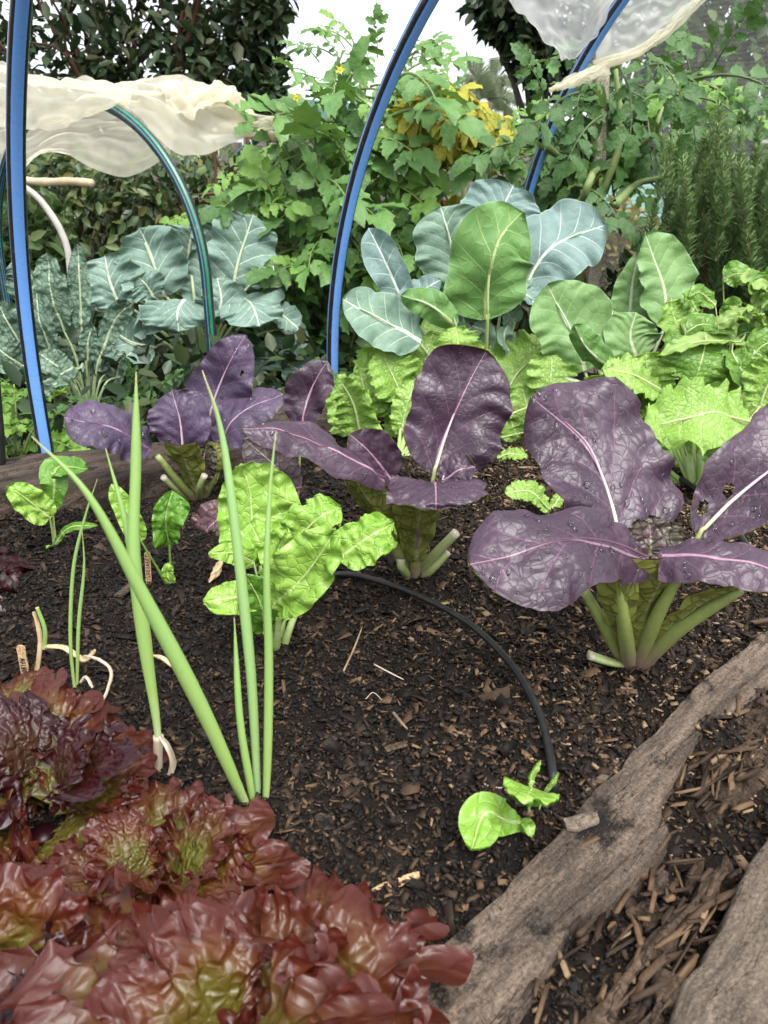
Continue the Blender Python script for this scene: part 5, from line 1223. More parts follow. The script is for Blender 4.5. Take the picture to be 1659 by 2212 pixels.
# ------------------------------------------------------------------ collards
ck = dict(nv=6, puck=0.045, bump=0.0012, bsc=40, NT=52, NS=15, ruf=0.11, rfreq=2.4, lob=0.09)
GC = 'collard plants at the back of the near bed'
K = Plant('collard', (P(1050, 760, 1.66)[0], 1.66, 0), 'tall blue-green collard plant with big rounded leaves, back centre', 'collard plant', GC,
          top=MAT['collard_top'], bot=MAT['collard_under'], stalk=MAT['collard_stalk'])
K.leaf([(1068, 520, .06), (1082, 460, .08), (1108, 402, .10)], [30, 74, 86, 70, 0], e=20, az=5, top=MAT['collard_blue'], sr=(9, 7, 2), cup=.15, **ck)
K.leaf([(988, 610, 0), (975, 530, .01), (952, 446, .02)], [14, 60, 80, 70, 0], e=24, az=-8, sr=(10, 8, 2), cup=.15, **ck)
K.leaf([(1130, 630, -.02), (1172, 556, 0), (1240, 508, .02), (1306, 488, .03)], [14, 60, 78, 74, 0], e=36, az=12, sr=(10, 8, 2), top=MAT['collard_blue'], cup=.12, **ck)
K.leaf([(1053, 695, -.10), (1056, 600, -.12), (1076, 520, -.12), (1132, 457, -.09)], ([10, 88, 92, 70, 0], [10, 84, 104, 84, 0]), e=0, az=8, flip=True, sr=(10, 9, 2), cup=-.3, curl=0.35, stalkmat=MAT['lime_stalk'], **ck)
K.leaf([(895, 690, -.05), (862, 630, -.05), (830, 560, -.05), (795, 492, -.04)], [14, 34, 42, 36, 0], e=28, az=-20, sr=(9, 7, 2), top=MAT['collard_blue'], cup=.45, **ck)
K.leaf([(872, 690, -.08), (905, 635, -.08), (952, 605, -.07)], [14, 34, 38, 26, 0], e=35, az=-10, sr=(8, 6, 2), top=MAT['collard_blue'], cup=.1, **ck)
K.leaf([(905, 740, -.12), (825, 690, -.14), (738, 648, -.15)], ([14, 50, 62, 52, 0], [14, 46, 56, 50, 0]), e=40, az=-8, sr=(9, 7, 2), cup=.05, **ck)
K.leaf([(985, 705, -.12), (930, 660, -.14), (866, 638, -.15)], [10, 30, 36, 26, 0], e=5, az=-5, flip=True, sr=(8, 6, 2), cup=-.3, **ck)
K.leaf([(1085, 650, -.02), (1108, 600, 0), (1130, 570, .02)], [14, 36, 40, 0], e=30, az=0, sr=(8, 6, 2), **ck)
K.leaf([(1120, 635, -.04), (1140, 640, -.07), (1162, 655, -.08)], [20, 34, 30, 0], e=50, az=10, sr=(7, 6, 2), top=MAT['collard_blue'], **ck)
rk_ = np.random.RandomState(5)
for q in range(8):
    u, v = rk_.uniform(960, 1120), rk_.uniform(650, 735)
    K.leaf([(u, v + 30, -.05), (u + rk_.uniform(-12, 12), v, -.06), (u + rk_.uniform(-30, 30), v - rk_.uniform(10, 25), -.06)], [8, 22, 20, 0], e=rk_.uniform(20, 60), az=rk_.uniform(-40, 40), sr=(4, 3, 1), NT=20, NS=8, ruf=.1, cup=.3)
R_ = Plant('collard', (P(1340, 820, 1.5)[0], 1.5, 0), 'green collard plant with cupped leaves, before the rosemary', 'collard plant', GC,
           top=MAT['collard_green'], bot=MAT['collard_under'], stalk=MAT['collard_stalk'])
R_.leaf([(1262, 800, .02), (1232, 710, .03), (1180, 616, .05)], ([18, 58, 78, 68, 0], [18, 70, 90, 70, 0]), e=28, az=-8, sr=(8, 7, 2), cup=.12, **ck)
R_.leaf([(1360, 690, .12), (1366, 610, .13), (1380, 545, .13)], [16, 40, 36, 20, 0], e=20, az=-15, sr=(8, 6, 2), cup=.3, **ck)
R_.leaf([(1437, 705, .08), (1430, 625, .10), (1404, 550, .11), (1388, 505, .11)], ([14, 56, 54, 34, 0], [14, 58, 74, 58, 0]), e=12, az=10, flip=False, sr=(9, 7, 2), cup=.25, **ck)
R_.leaf([(1372, 772, .02), (1360, 725, .03), (1372, 675, .04)], [20, 56, 64, 48, 0], e=25, az=5, sr=(8, 7, 2), cup=.2, **{**ck, 'puck': .07})
R_.leaf([(1325, 800, -.06), (1270, 755, -.08), (1240, 700, -.08)], [8, 28, 38, 30, 0], e=-5, az=-25, flip=True, sr=(7, 6, 2), cup=-.55, **ck)
R_.leaf([(1318, 720, .08), (1320, 690, .09), (1325, 668, .1)], [14, 30, 26, 0], e=30, sr=(6, 5, 2), **ck)
R_.tube('stem', [(1340, 835, 0), (1250, 830, .0), (1165, 775, .04)], [9, 8, 5], MAT['collard_stalk'])
R_.tube('stem', [(1340, 850, 0), (1305, 815, 0), (1290, 760, .02)], [9, 8, 5], MAT['collard_stalk'])
# small leafy filler at right: perpetual spinach
SP = Plant('perpetual_spinach', (P(1560, 830, 1.42)[0], 1.42, 0), 'glossy green leafy spinach clump at the right edge below the rosemary', 'spinach plant',
           top=MAT['spinach_top'], bot=MAT['spinach_pale'], stalk=MAT['lime_stalk'])
sk = dict(bump=0.003, bsc=55, ruf=.08, rfreq=4, NT=36, NS=12, nv=6)
SP.leaf([(1525, 735, -.04), (1515, 780, -.07), (1497, 830, -.07)], [56, 80, 86, 70, 0], e=22, az=0, sr=(6, 5, 1.5), cup=-.1, **sk)
SP.leaf([(1605, 738, -.02), (1510, 738, -.05), (1420, 768, -.08)], ([10, 26, 30, 18, 0], [10, 22, 26, 16, 0]), e=75, az=0, sr=(5, 4, 1.2), top=MAT['spinach_pale'], **sk)
SP.leaf([(1480, 720, 0), (1520, 700, 0), (1590, 725, -.03)], [16, 30, 30, 20, 0], e=55, az=0, sr=(6, 5, 1.2), **sk)
SP.leaf([(1580, 758, -.05), (1602, 800, -.07), (1628, 840, -.07)], [12, 32, 36, 26, 0], e=25, az=10, sr=(5, 4, 1.2), **sk)
SP.leaf([(1625, 770, -.03), (1650, 745, -.03), (1690, 730, -.03)], [14, 34, 40, 0], e=35, sr=(5, 4, 1.2), **sk)
rs_ = np.random.RandomState(15)
for q in range(26):
    u, v = rs_.uniform(1500, 1670), rs_.uniform(600, 740)
    an = rs_.uniform(-2.6, 0.2); ln = rs_.uniform(40, 85); w_ = rs_.uniform(13, 26); dy = rs_.uniform(-.05, .15)
    du, dv = math.cos(an) * ln, math.sin(an) * ln * 0.7
    pale = rs_.rand() < 0.35
    SP.leaf([(u, v, dy), (u + du * .55, v + dv * .6 - 8, dy - .01), (u + du, v + dv + rs_.uniform(0, 30), dy - .03)], [5, w_, w_ * 1.1, w_ * .7, 0], e=rs_.uniform(10, 75), az=rs_.uniform(-40, 40),
            sr=(3.5, 3, 1), NT=24, NS=8, ruf=.2, rfreq=3, bump=.003, bsc=60, cup=rs_.uniform(-.2, .4), lob=.15, top=MAT['spinach_pale'] if pale else None,
            stalk=[(u * .4 + 1570 * .6, 790, .04), (u * .8 + 1570 * .2, v + 40, dy + .01)], rib=.7)

# ------------------------------------------------------------------ broccoli and kale
BR = Plant('broccoli_plant', (P(440, 900, 2.22)[0], 2.22, -0.1), 'grey-green broccoli plant with wavy leaves under the green striped hoop', 'broccoli plant',
           top=MAT['broccoli_top'], bot=MAT['broccoli_under'], stalk=MAT['collard_stalk'])
rk = dict(nv=5, puck=0.05, bump=0.0012, bsc=30, NT=52, NS=16, ruf=0.17, rfreq=3.2, lob=0.17)
BS = [(440, 820, 0), (425, 740, 0)]
def br(pts, hw, **kw):
    kw.setdefault('stalk', [(440, 800, 0), ((pts[0][0] * 2 + 430) / 3, (pts[0][1] * 2 + 740) / 3, .0)])
    BR.leaf(pts, hw, **{**rk, **kw})
br([(358, 640, 0), (335, 580, .0), (300, 492, .02)], [11.3, 63.3, 83.6, 61, 0], e=22, az=-8, sr=(6, 7, 2.4), cup=.2)
br([(258, 660, -.02), (240, 612, -.02), (222, 550, 0)], [18.1, 58.8, 74.6, 61, 0], e=30, az=-10, sr=(6, 6, 2), cup=.1)
br([(503, 625, 0), (516, 560, .0), (548, 464, .03)], [11.3, 58.8, 76.8, 65.5, 0], e=22, az=8, sr=(6, 7, 2.4), cup=.15)
br([(434, 658, 0), (440, 610, .02), (430, 545, .05)], [22.6, 49.7, 58.8, 40.7, 0], e=22, az=0, sr=(6, 6, 2), cup=.3)
br([(410, 560, .12), (412, 530, .12), (420, 490, .12)], [22.6, 49.7, 56.5, 0], e=25, sr=(6, 6, 2))
br([(400, 655, -.06), (385, 680, -.12), (384, 714, -.14)], [49.7, 74.6, 85.9, 67.8, 0], e=55, az=-4, sr=(6, 6, 2), cup=-.0, curl=-.3)
br([(520, 640, -.04), (545, 660, -.10), (560, 708, -.13)], [45.2, 63.3, 74.6, 58.8, 0], e=52, az=10, sr=(6, 6, 2), cup=-.0, curl=-.3)
br([(335, 750, -.08), (275, 735, -.12), (222, 690, -.12)], [18.1, 45.2, 56.5, 38.4, 0], e=38, az=-10, sr=(5, 5, 2), cup=.3)
br([(585, 668, -.03), (615, 685, -.05), (648, 715, -.06)], [13.6, 24.9, 27.1, 0], e=40, az=10, sr=(5, 5, 2))
br([(330, 640, -.05), (315, 615, -.06), (300, 600, -.06)], [15.8, 38.4, 36.2, 0], e=30, sr=(5, 5, 2))
br([(560, 600, -.02), (590, 590, -.03), (585, 560, -.03)], [13.6, 27.1, 24.9, 0], e=10, flip=True, sr=(5, 5, 2))
br([(300, 700, -.05), (330, 690, -.08), (345, 665, -.08)], [15.8, 38.4, 40.7, 0], e=35, az=10, sr=(5, 5, 2))
br([(470, 690, -.05), (480, 650, -.06), (470, 600, -.05)], [15.8, 45.2, 52, 33.9, 0], e=30, az=0, sr=(5, 5, 2))
br([(560, 660, .04), (575, 610, .05), (590, 540, .06)], [13.6, 45.2, 49.7, 33.9, 0], e=20, az=15, sr=(5, 5, 2))
br([(300, 650, .08), (285, 600, .1), (280, 540, .1)], [15.8, 47.5, 52, 33.9, 0], e=20, az=-5, sr=(5, 5, 2))
br([(470, 560, .1), (470, 520, .1), (480, 480, .1)], [15.8, 45.2, 45.2, 0], e=20, az=-5, sr=(5, 5, 2))
br([(210, 670, .02), (205, 640, .02), (195, 600, .02)], [15.8, 40.7, 40.7, 0], e=30, az=-15, sr=(5, 5, 2))
for q in range(10):
    u, v = rk_.uniform(250, 640), rk_.uniform(700, 840)
    br([(u, v, .05), (u + rk_.uniform(-30, 30), v + 15, .02), (u + rk_.uniform(-60, 60), v + 50, .0)], [10, 30, 36, 0], e=rk_.uniform(10, 60), az=rk_.uniform(-40, 40), sr=(4, 4, 1.5), NT=24, NS=8)
BR.tube('stem', [(440, 950, 0), (428, 820, 0), (415, 740, -.02), (412, 700, -.02)], [13, 12, 11, 8], MAT['collard_stalk'])
KA = Plant('kale_plant', (P(190, 950, 1.72)[0], 1.72, -0.1), 'dark crinkled kale plant beside the left blue hoop', 'kale plant', top=MAT['kale_top'], bot=MAT['kale_under'], stalk=MAT['kale_stalk'])
kk = dict(bump=0.0038, bsc=50, ruf=0.10, rfreq=5, NT=60, NS=14, nv=9, cup=.15, lob=.05)
def ka(pts, hw, **kw):
    kw.setdefault('stalk', [(195, 930, 0), ((pts[0][0] + 195) / 2, (pts[0][1] + 850) / 2, .0)])
    KA.leaf(pts, hw, **{**kk, **kw})
ka([(138, 715, 0), (115, 640, 0), (102, 545, 0)], [10, 34, 42, 28, 0], e=12, az=-5, sr=(6, 5, 1.5))
ka([(177, 720, 0), (173, 630, 0), (167, 527, .01)], [8, 20, 25, 17, 0], e=12, az=5, sr=(6, 5, 1.5))
ka([(110, 760, -.03), (90, 700, -.04), (75, 620, -.03)], [10, 32, 38, 26, 0], e=14, az=-10, sr=(6, 5, 1.5))
ka([(60, 770, -.02), (30, 720, -.04), (-10, 650, -.04)], [10, 36, 42, 30, 0], e=25, az=-10, sr=(6, 5, 1.5))
ka([(50, 790, -.05), (10, 765, -.07), (-40, 720, -.07)], [10, 34, 40, 30, 0], e=35, az=0, sr=(6, 5, 1.5))
ka([(155, 815, -.05), (122, 790, -.07), (82, 762, -.07)], [8, 26, 28, 0], e=40, az=0, sr=(5, 4, 1.5))
ka([(178, 795, -.05), (145, 805, -.09), (98, 860, -.10)], [8, 20, 22, 0], e=45, az=0, sr=(5, 4, 1.5), ruf=.2, bump=.008)
ka([(190, 780, -.04), (190, 740, -.05), (200, 700, -.05)], [8, 18, 16, 0], e=15, az=20, sr=(5, 4, 1.5))
ka([(220, 760, .02), (250, 690, .03), (290, 650, .0)], [8, 20, 24, 0], e=20, az=20, sr=(5, 4, 1.5))
ka([(40, 650, .1), (45, 600, .1), (30, 560, .1)], [10, 30, 28, 0], e=20, sr=(5, 4, 1.5))
ka([(210, 800, .03), (225, 760, .03), (235, 720, .03)], [8, 22, 22, 0], e=20, az=10, sr=(5, 4, 1.5), top=MAT['broccoli_top'])
for q in range(9):
    u = rk_.uniform(120, 260); ka([(u, rk_.uniform(800, 840), .05), (u + rk_.uniform(-30, 30), 780, .04), (u + rk_.uniform(-50, 50), rk_.uniform(740, 770), .03)], [6, 16, 18, 0], e=rk_.uniform(10, 50), az=rk_.uniform(-30, 30), sr=(4.5, 4, 1.5), NT=24, NS=8)

# ------------------------------------------------------------------ spring onions
GO = 'spring onions at the front left of the bed'
def onion(base, label, lv, extra=None):
    o = Plant('spring_onion', G(*base), label, 'spring onion', GO, stalk=MAT['onion_green'])
    rj = np.random.RandomState(int(base[0]))
    for pts, rad, mt in lv:
        pts = [(a_[0] + (rj.normal(0, 3.5) if 0 < i_ < len(pts) - 1 else 0), a_[1], a_[2]) for i_, a_ in enumerate(pts)]
        o.tube('leaf', pts, np.array(rad) * 0.76, MAT[mt], nseg=12, n=50)
    return o
o1 = onion((555, 1768), 'spring onion with four tall hollow leaves before the red lettuce', [
    ([(552, 1775, 0), (520, 1715, -.01), (440, 1540, -.03), (310, 1280, -.05), (190, 1070, -.06), (68, 942, -.06)], [8, 15, 18, 19, 15, 9, 1], 'onion_green'),
    ([(560, 1775, .005), (556, 1690, .005), (540, 1450, .01), (512, 1150, .02), (470, 930, .03), (437, 800, .03)], [8, 11, 13, 14, 13, 9, 1], 'onion_blue'),
    ([(566, 1775, 0), (575, 1690, 0), (582, 1450, 0), (574, 1230, 0), (576, 1060, .01), (596, 932, .02)], [7, 11, 12, 11, 9, 6, 0.8], 'onion_green'),
    ([(553, 1775, 0), (540, 1690, 0), (520, 1550, 0), (506, 1335, .01)], [7, 11, 10, 8, 1], 'onion_green')])
o1.tube('bulb', [(545, 1830, 0), (552, 1795, 0), (558, 1755, 0)], [11, 14, 12], MAT['straw_white'], nseg=12)
o2 = onion((338, 1672), 'spring onion with thick upright leaf and a dry curled sheath', [
    ([(342, 1600, 0), (335, 1540, 0), (318, 1400, 0), (300, 1200, .0), (290, 1000, .01), (294, 803, .02)], [9, 14, 19, 17, 14, 12, 1], 'onion_green'),
    ([(330, 1500, .004), (305, 1320, .006), (275, 1150, .01), (228, 968, .02)], [10, 15, 14, 8, 1], 'onion_green')])
o2.tube('bulb', [(343, 1690, 0), (341, 1640, 0), (342, 1590, 0)], [9, 10, 11], MAT['straw_white'], nseg=12)
def ribbon(pl, name, pts, w, mat, e=40, az=0):
    w = [q * 0.62 for q in w]
    return pl.leaf(pts, w, e=e, az=az, stalk=False, top=MAT[mat], bot=MAT[mat], name=name, NT=30, NS=4, cup=.5, ruf=.1, rfreq=2, nv=1)
ribbon(o2, 'dry_leaf', [(345, 1590, -.004), (362, 1612, -.012), (374, 1650, -.014), (360, 1692, -.014)], [4, 9, 11, 8, 0], 'straw_white', 20)
o3 = onion((164, 1495), 'thin spring onion with two slender leaves behind the back lettuce', [
    ([(162, 1500, 0), (157, 1380, 0), (162, 1230, 0), (180, 1120, .0), (210, 1035, 0)], [4, 5, 5, 4, .6], 'onion_green'),
    ([(166, 1500, 0), (172, 1350, 0), (175, 1230, 0), (178, 1150, 0)], [4, 5, 4.5, .6], 'onion_green')])
o4 = onion((80, 1480), 'withered spring onion with straw coloured dry leaves beside its name stick', [
    ([(96, 1402, .02), (90, 1360, .02), (80, 1312, .02)], [6, 6, 5], 'onion_green')])
ribbon(o4, 'dry_leaf', [(74, 1482, 0), (84, 1420, .0), (86, 1370, .0), (73, 1322, 0)], [5, 8, 8, 7, 4], 'straw', 10)
ribbon(o4, 'dry_leaf', [(90, 1396, .02), (135, 1398, .015), (165, 1415, .01), (185, 1425, .005), (206, 1404, .005)], [4, 7, 9, 8, 3], 'straw', 50)
ribbon(o4, 'dry_leaf', [(180, 1415, -.0), (215, 1425, -.01), (240, 1450, -.02), (232, 1490, -.04), (218, 1518, -.05)], [1, 4, 4, 4, 3], 'straw_white', 60)
ribbon(o4, 'dry_leaf', [(172, 1475, -.03), (185, 1462, -.03), (200, 1485, -.04)], [3, 4, 3], 'straw_white', 50)
o5 = empty('dry_leaf', G(345, 1425), 'single straw coloured dry leaf on the soil behind the thick spring onion', 'dry leaf')
V, Fc, mi, at, _i = blade([G(330, 1415, .004), G(352, 1422, .008), G(378, 1443, .006)], np.array([1, 4, 4, 0.5]) * 0.0005, face=(70, 0), NT=20, NS=4, cup=.4)
link('blade', make_mesh('blade', V - np.array(o5.location), Fc, [MAT['straw'], MAT['straw']], mi, attrs=at), o5)
o6 = empty('dry_leaf', G(470, 1240), 'crumpled brown dead leaf on the soil beside the big silverbeet', 'dry leaf')
for pp, w_ in (([(452, 1258), (465, 1235), (480, 1210)], [1, 6, 8, 1]), ([(458, 1250), (470, 1240), (478, 1228)], [1, 7, 6, 0])):
    V, Fc, mi, at, _i = blade([G(*q, .004 + .008 * i_) for i_, q in enumerate(pp)], np.array(w_) * 0.0006, face=(50, 20), NT=24, NS=6, cup=.7, ruf=.3)
    link('blade', make_mesh('blade', V - np.array(o6.location), Fc, [MAT['straw'], MAT['straw']], mi, attrs=at), o6)

# ------------------------------------------------------------------ red frilly lettuce
def lettuce_blade(L, W, seed, arch, frill, k1, NR=36, NA=300):
    """leaf with a tightly crimped rim; base at origin, growing along +x, upper face +z"""
    rng = np.random.RandomState(seed); ph = rng.rand(10) * 6.28
    a = np.linspace(-1, 1, NA)[None]; r = np.linspace(0.05, 1, NR)[:, None] ** 0.8
    th = a * math.radians(138)
    R = (0.55 + 0.45 * np.cos(th * 0.6)) * (1 + 0.10 * np.sin(3.3 * th + ph[0]) + 0.07 * np.sin(7 * th + ph[1]))
    q = np.clip((r - 0.30) / 0.70, 0, 1)
    am = 0.65 + 0.5 * noise3(th * 2.1 + seed, 0, 0, seed)
    f1 = k1 * th + ph[3] + 1.0 * np.sin(2 * th + ph[0])
    f2 = 13.5 * th + ph[4] + 1.6 * np.sin(3 * th + ph[6]) + 0.8 * np.sin(7 * th + ph[7]) + 0.8 * r
    f3 = 34 * th + ph[5] + 2.0 * np.sin(5 * th + ph[8]) + 1.0 * np.sin(11 * th)
    tooth = 1 - 0.09 * np.abs(np.sin(f3 * 0.5)) ** 1.2 * np.clip((r - 0.86) / 0.14, 0, 1)
    cr = r * R * tooth
    org = 0.40
    x = (org + (1 - org) * cr * np.cos(th)) * L - L * org * (1 - r) ** 2 * 0.95
    y = cr * np.sin(th) * W
    z = frill * L * (0.085 * np.sin(f1) * q ** 1.3 + 0.105 * am * np.sin(f2) * q ** 1.9 + 0.030 * np.sin(f3) * q ** 3.2)
    sway = frill * L * (0.05 * np.cos(f1) * q ** 1.6 + 0.072 * am * np.cos(f2 + 0.5) * q ** 2.0 + 0.016 * np.cos(f3) * q ** 3)
    x = x - np.sin(th) * sway; y = y + np.cos(th) * sway
    pull = frill * L * q ** 5 * (0.10 * np.maximum(0, np.sin(f2 + 0.6)) + 0.03 * np.sin(f1))
    x = x - np.cos(th) * pull; y = y - np.sin(th) * pull
    z = z + L * 0.035 * fbm(x / L * 7, y / L * 7, 0, seed, 3) * np.minimum(1, r * 2) + 0.14 * np.abs(y) ** 1.3
    s = np.clip(x / L, 0, 1.3)
    z = z + L * (arch[0] * s - arch[1] * s ** 2.2)
    V = np.stack([x, y, z], -1)
    tt = q * 0.9 + 0.1 * r + 0 * th
    i = np.arange(NR - 1)[:, None] * NA; j = np.arange(NA - 1)[None]
    f = np.stack([i + j, i + NA + j, i + NA + j + 1, i + j + 1], -1).reshape(-1, 4)
    uv = np.stack([x, y, 0 * x + seed], -1) * 0.13
    return V.reshape(-1, 3), f, {'tt': (tt).ravel(), 'uvm': uv.reshape(-1, 3)}
LV = []
for q in range(6):
    rngl = np.random.RandomState(100 + q)
    LV.append(lettuce_blade(1.0, rngl.uniform(0.62, 0.8), 100 + q, (rngl.uniform(.05, .25), rngl.uniform(.25, .55)), rngl.uniform(.95, 1.25), rngl.uniform(2.6, 4.2)))
LMESH = {}
def lettuce_head(base, R, label, n, mats, seed, zsc=1.0, tilt0=8, tilt1=78):
    rng = np.random.RandomState(seed)
    base = np.asarray(base, float)
    root = empty('red_lettuce', base, label, 'lettuce', 'frilly red lettuces at the front left')
    for q in range(n):
        fq = q / max(1, n - 1)
        yaw = q * 2.39996 + rng.uniform(-.6, .6)
        tilt = math.radians(tilt0 + (tilt1 - tilt0) * fq ** 1.1 + rng.uniform(-12, 12))
        size = R * (1.05 - 0.38 * fq) * rng.uniform(0.8, 1.15)
        iv = rng.randint(len(LV)); mt = mats[0] if rng.rand() < 0.75 else mats[-1]
        key = (iv, mt)
        if key not in LMESH:
            v, f, a = LV[iv]; LMESH[key] = make_mesh('leaf', v, f, MAT[mt], attrs=a)
        o = link('leaf', LMESH[key], root)
        m_ = Matrix.Rotation(yaw, 4, 'Z') @ Matrix.Translation((0.02 * rng.uniform(0, 1), 0.02 * rng.uniform(-1, 1), 0.01 + 0.03 * fq)) @ Matrix.Rotation(-tilt, 4, 'Y') @ Matrix.Rotation(rng.uniform(-.45, .45), 4, 'X') @ Matrix.Diagonal((size, size, size * zsc, 1))
        o.matrix_local = m_
    add_tube('stump', root, [base + [0, 0, -.03], base + [0, 0, .008]], [R * 0.12, R * 0.1], MAT['lettuce_dark'])
    return root
lettuce_head((-0.085, 0.265, -0.02), 0.138, 'big red-brown frilly lettuce filling the bottom of the picture', 24, ('lettuce_red', 'lettuce_green'), 1, tilt0=3, tilt1=72)
lettuce_head((-0.225, 0.29, -0.02), 0.125, 'frilly red lettuce at the lower left corner', 20, ('lettuce_red', 'lettuce_dark'), 2, tilt0=4, tilt1=72)
lettuce_head((-0.150, 0.38, -0.02), 0.095, 'frilly red lettuce just left of the tall spring onion base', 16, ('lettuce_red', 'lettuce_green'), 6, tilt0=4, tilt1=68)
lettuce_head((-0.265, 0.46, -0.01), 0.105, 'dark red frilly lettuce at the left edge beside the thick spring onion', 18, ('lettuce_red', 'lettuce_dark'), 3, tilt0=6, tilt1=68)
lettuce_head((-0.32, 0.55, -0.01), 0.075, 'small red lettuce behind the others, below the name stick', 9, ('lettuce_red', 'lettuce_green'), 4, tilt0=10, tilt1=50)
lettuce_head((-0.55, 0.82, 0.0), 0.125, 'dark glossy red lettuce cut off by the left picture edge', 12, ('lettuce_dark', 'lettuce_dark'), 5)
# ------------------------------------------------------------------ tomato, chilli, rosemary, parsley
def leaflet(L, W, lob, seed, nseg=9):
    rng = np.random.RandomState(seed)
    t = np.linspace(0, 1, nseg); w = np.sin(np.pi * np.clip(t, 0, 1) ** 0.75) ** 0.9
    w = w * (1 - lob * (np.arange(nseg) % 2)) * (1 + rng.uniform(-.12, .12, nseg)); w[-1] = 0; w[0] = 0.05
    mid = np.stack([t * L, 0 * t, 0.10 * L * np.sin(t * 2.2) - 0.22 * L * t * t], 1)
    fwd = 0.10 * L * (1 - (np.arange(nseg) % 2))
    r = mid + np.stack([fwd, w * W / 2, 0.12 * W * w + rng.uniform(-.06, .06, nseg) * W], 1); l = mid + np.stack([fwd, -w * W / 2, 0.12 * W * w + rng.uniform(-.06, .06, nseg) * W], 1)
    r[-1] = l[-1] = mid[-1]
    v = np.vstack([mid, r, l]); f = []
    for i in range(nseg - 1):
        f.append([i, i + 1, nseg + i + 1, nseg + i]); f.append([i, 2 * nseg + i, 2 * nseg + i + 1, i + 1])
    return v, np.array(f)[:, ::-1]
def compound(seed, lob=0.32, pairs=3, lw=0.6):
    """unit-length compound leaf along +x"""
    rng = np.random.RandomState(seed); parts = []
    def curve(s): return np.array([s, 0, 0.18 * math.sin(s * 2.4) - 0.30 * s * s])
    pts = [curve(s) for s in np.linspace(0, 0.8, 6)]
    v, f, a = tube(pts, [0.018, 0.014, 0.008], 5, n=10, cap=False); parts.append((v, f, {'sg2': np.ones(len(v))}))
    spots = [(0.78, 0.0, 0.42)]
    for q in range(pairs):
        s = 0.76 - q * 0.2
        for sg in (1, -1): spots.append((s - 0.03 * (sg > 0), sg * rng.uniform(0.9, 1.3), rng.uniform(0.26, 0.38) * (1 - 0.12 * q)))
        if q: spots.append((s + 0.1, rng.choice([-1, 1]) * 1.1, 0.12))
    for s, an, ln in spots:
        v, f = leaflet(ln, ln * lw * rng.uniform(0.85, 1.15), lob, rng.randint(9999))
        roll = rng.uniform(-.5, .5); drp = rng.uniform(0.0, 0.55)
        m_ = np.array((Matrix.Rotation(an, 3, 'Z') @ Matrix.Rotation(drp, 3, 'Y') @ Matrix.Rotation(roll, 3, 'X')))
        parts.append((v @ m_.T + curve(s), f, {'sg2': np.zeros(len(v))}))
    return join(parts)
def leafy(name, c1, c2, stem, trans=0.25, rough=0.5, tcol=None):
    k = NT(name)
    oi = k.n('ShaderNodeObjectInfo').outputs['Random']
    co = k.n('ShaderNodeTexCoord').outputs['Object']
    nz = k.noise(co, 7, 4)
    col = k.mix(k.math('MULTIPLY_ADD', k.sstep(nz, .3, .7), 0.5, k.math('MULTIPLY', oi, 0.5)), c1, c2)
    col = k.mix(k.attr('sg2'), col, stem)
    b = k.pbsdf(col, rough, 0.35, k.noise(co, 14, 4), 0.35, 0.02)
    tr = k.n('ShaderNodeBsdfTranslucent'); k.l(k.mix(0.6, col, tcol or (0.25, 0.42, 0.04)), tr.inputs[0])
    return k.done(k.mixsh(trans, b, tr.outputs[0]))
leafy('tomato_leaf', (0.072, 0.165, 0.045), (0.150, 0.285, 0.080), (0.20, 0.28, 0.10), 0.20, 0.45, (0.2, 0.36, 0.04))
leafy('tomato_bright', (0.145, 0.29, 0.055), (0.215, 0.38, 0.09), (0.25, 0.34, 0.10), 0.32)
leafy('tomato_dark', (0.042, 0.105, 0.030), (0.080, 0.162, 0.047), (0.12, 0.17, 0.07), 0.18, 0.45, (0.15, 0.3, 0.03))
leafy('chilli_leaf', (0.50, 0.44, 0.05), (0.26, 0.32, 0.05), (0.2, 0.24, 0.07), 0.3, 0.45, (0.5, 0.42, 0.03))
leafy('parsley_leaf', (0.12, 0.26, 0.035), (0.20, 0.36, 0.06), (0.22, 0.36, 0.09), 0.3)
simple('chilli_red', (0.55, 0.035, 0.015), 0.25, 0.6, (0.6, 0.10, 0.02), 30)
simple('fruit_orange', (0.75, 0.38, 0.03), 0.3, 0.5, (0.7, 0.30, 0.02), 10)
simple('flower_yellow', (0.80, 0.62, 0.03), 0.5, 0.3, trans=0.2)
simple('tomato_stem', (0.16, 0.23, 0.08), 0.6, 0.3, (0.22, 0.29, 0.11), 10, bstr=0.2)
simple('rosemary_wood', (0.16, 0.09, 0.055), 0.8, 0.2, (0.22, 0.15, 0.09), 40)
foliage('rosemary', [(0.09, 0.16, 0.06), (0.15, 0.245, 0.085), (0.26, 0.37, 0.14)], 0.45, 0.4, 0.15)

def variants(name, mats, n, seed, **kw):
    out = []
    for q in range(n):
        v, f, a = compound(seed + q, **kw)
        out.append([make_mesh(name, v, f, MAT[m_], attrs=a) for m_ in mats])
    return out
TV = variants('leaf', ['tomato_leaf', 'tomato_bright', 'tomato_dark'], 6, 300, lob=0.22)
SV = []                                           # simple pointed chilli leaves, in small bunches
for q in range(4):
    rng = np.random.RandomState(400 + q); parts = []
    for i in range(5):
        v, f = leaflet(rng.uniform(.55, .9), rng.uniform(.26, .36), 0.0, rng.randint(999), 8)
        m_ = np.array(Matrix.Rotation(rng.uniform(-1.5, 1.5), 3, 'Z') @ Matrix.Rotation(rng.uniform(.2, 1.3), 3, 'Y') @ Matrix.Rotation(rng.uniform(-.6, .6), 3, 'X'))
        parts.append((v @ m_.T, f, {'sg2': np.zeros(len(v))}))
    v, f, a = join(parts); SV.append([make_mesh('leaf', v, f, MAT['chilli_leaf'], attrs=a)])
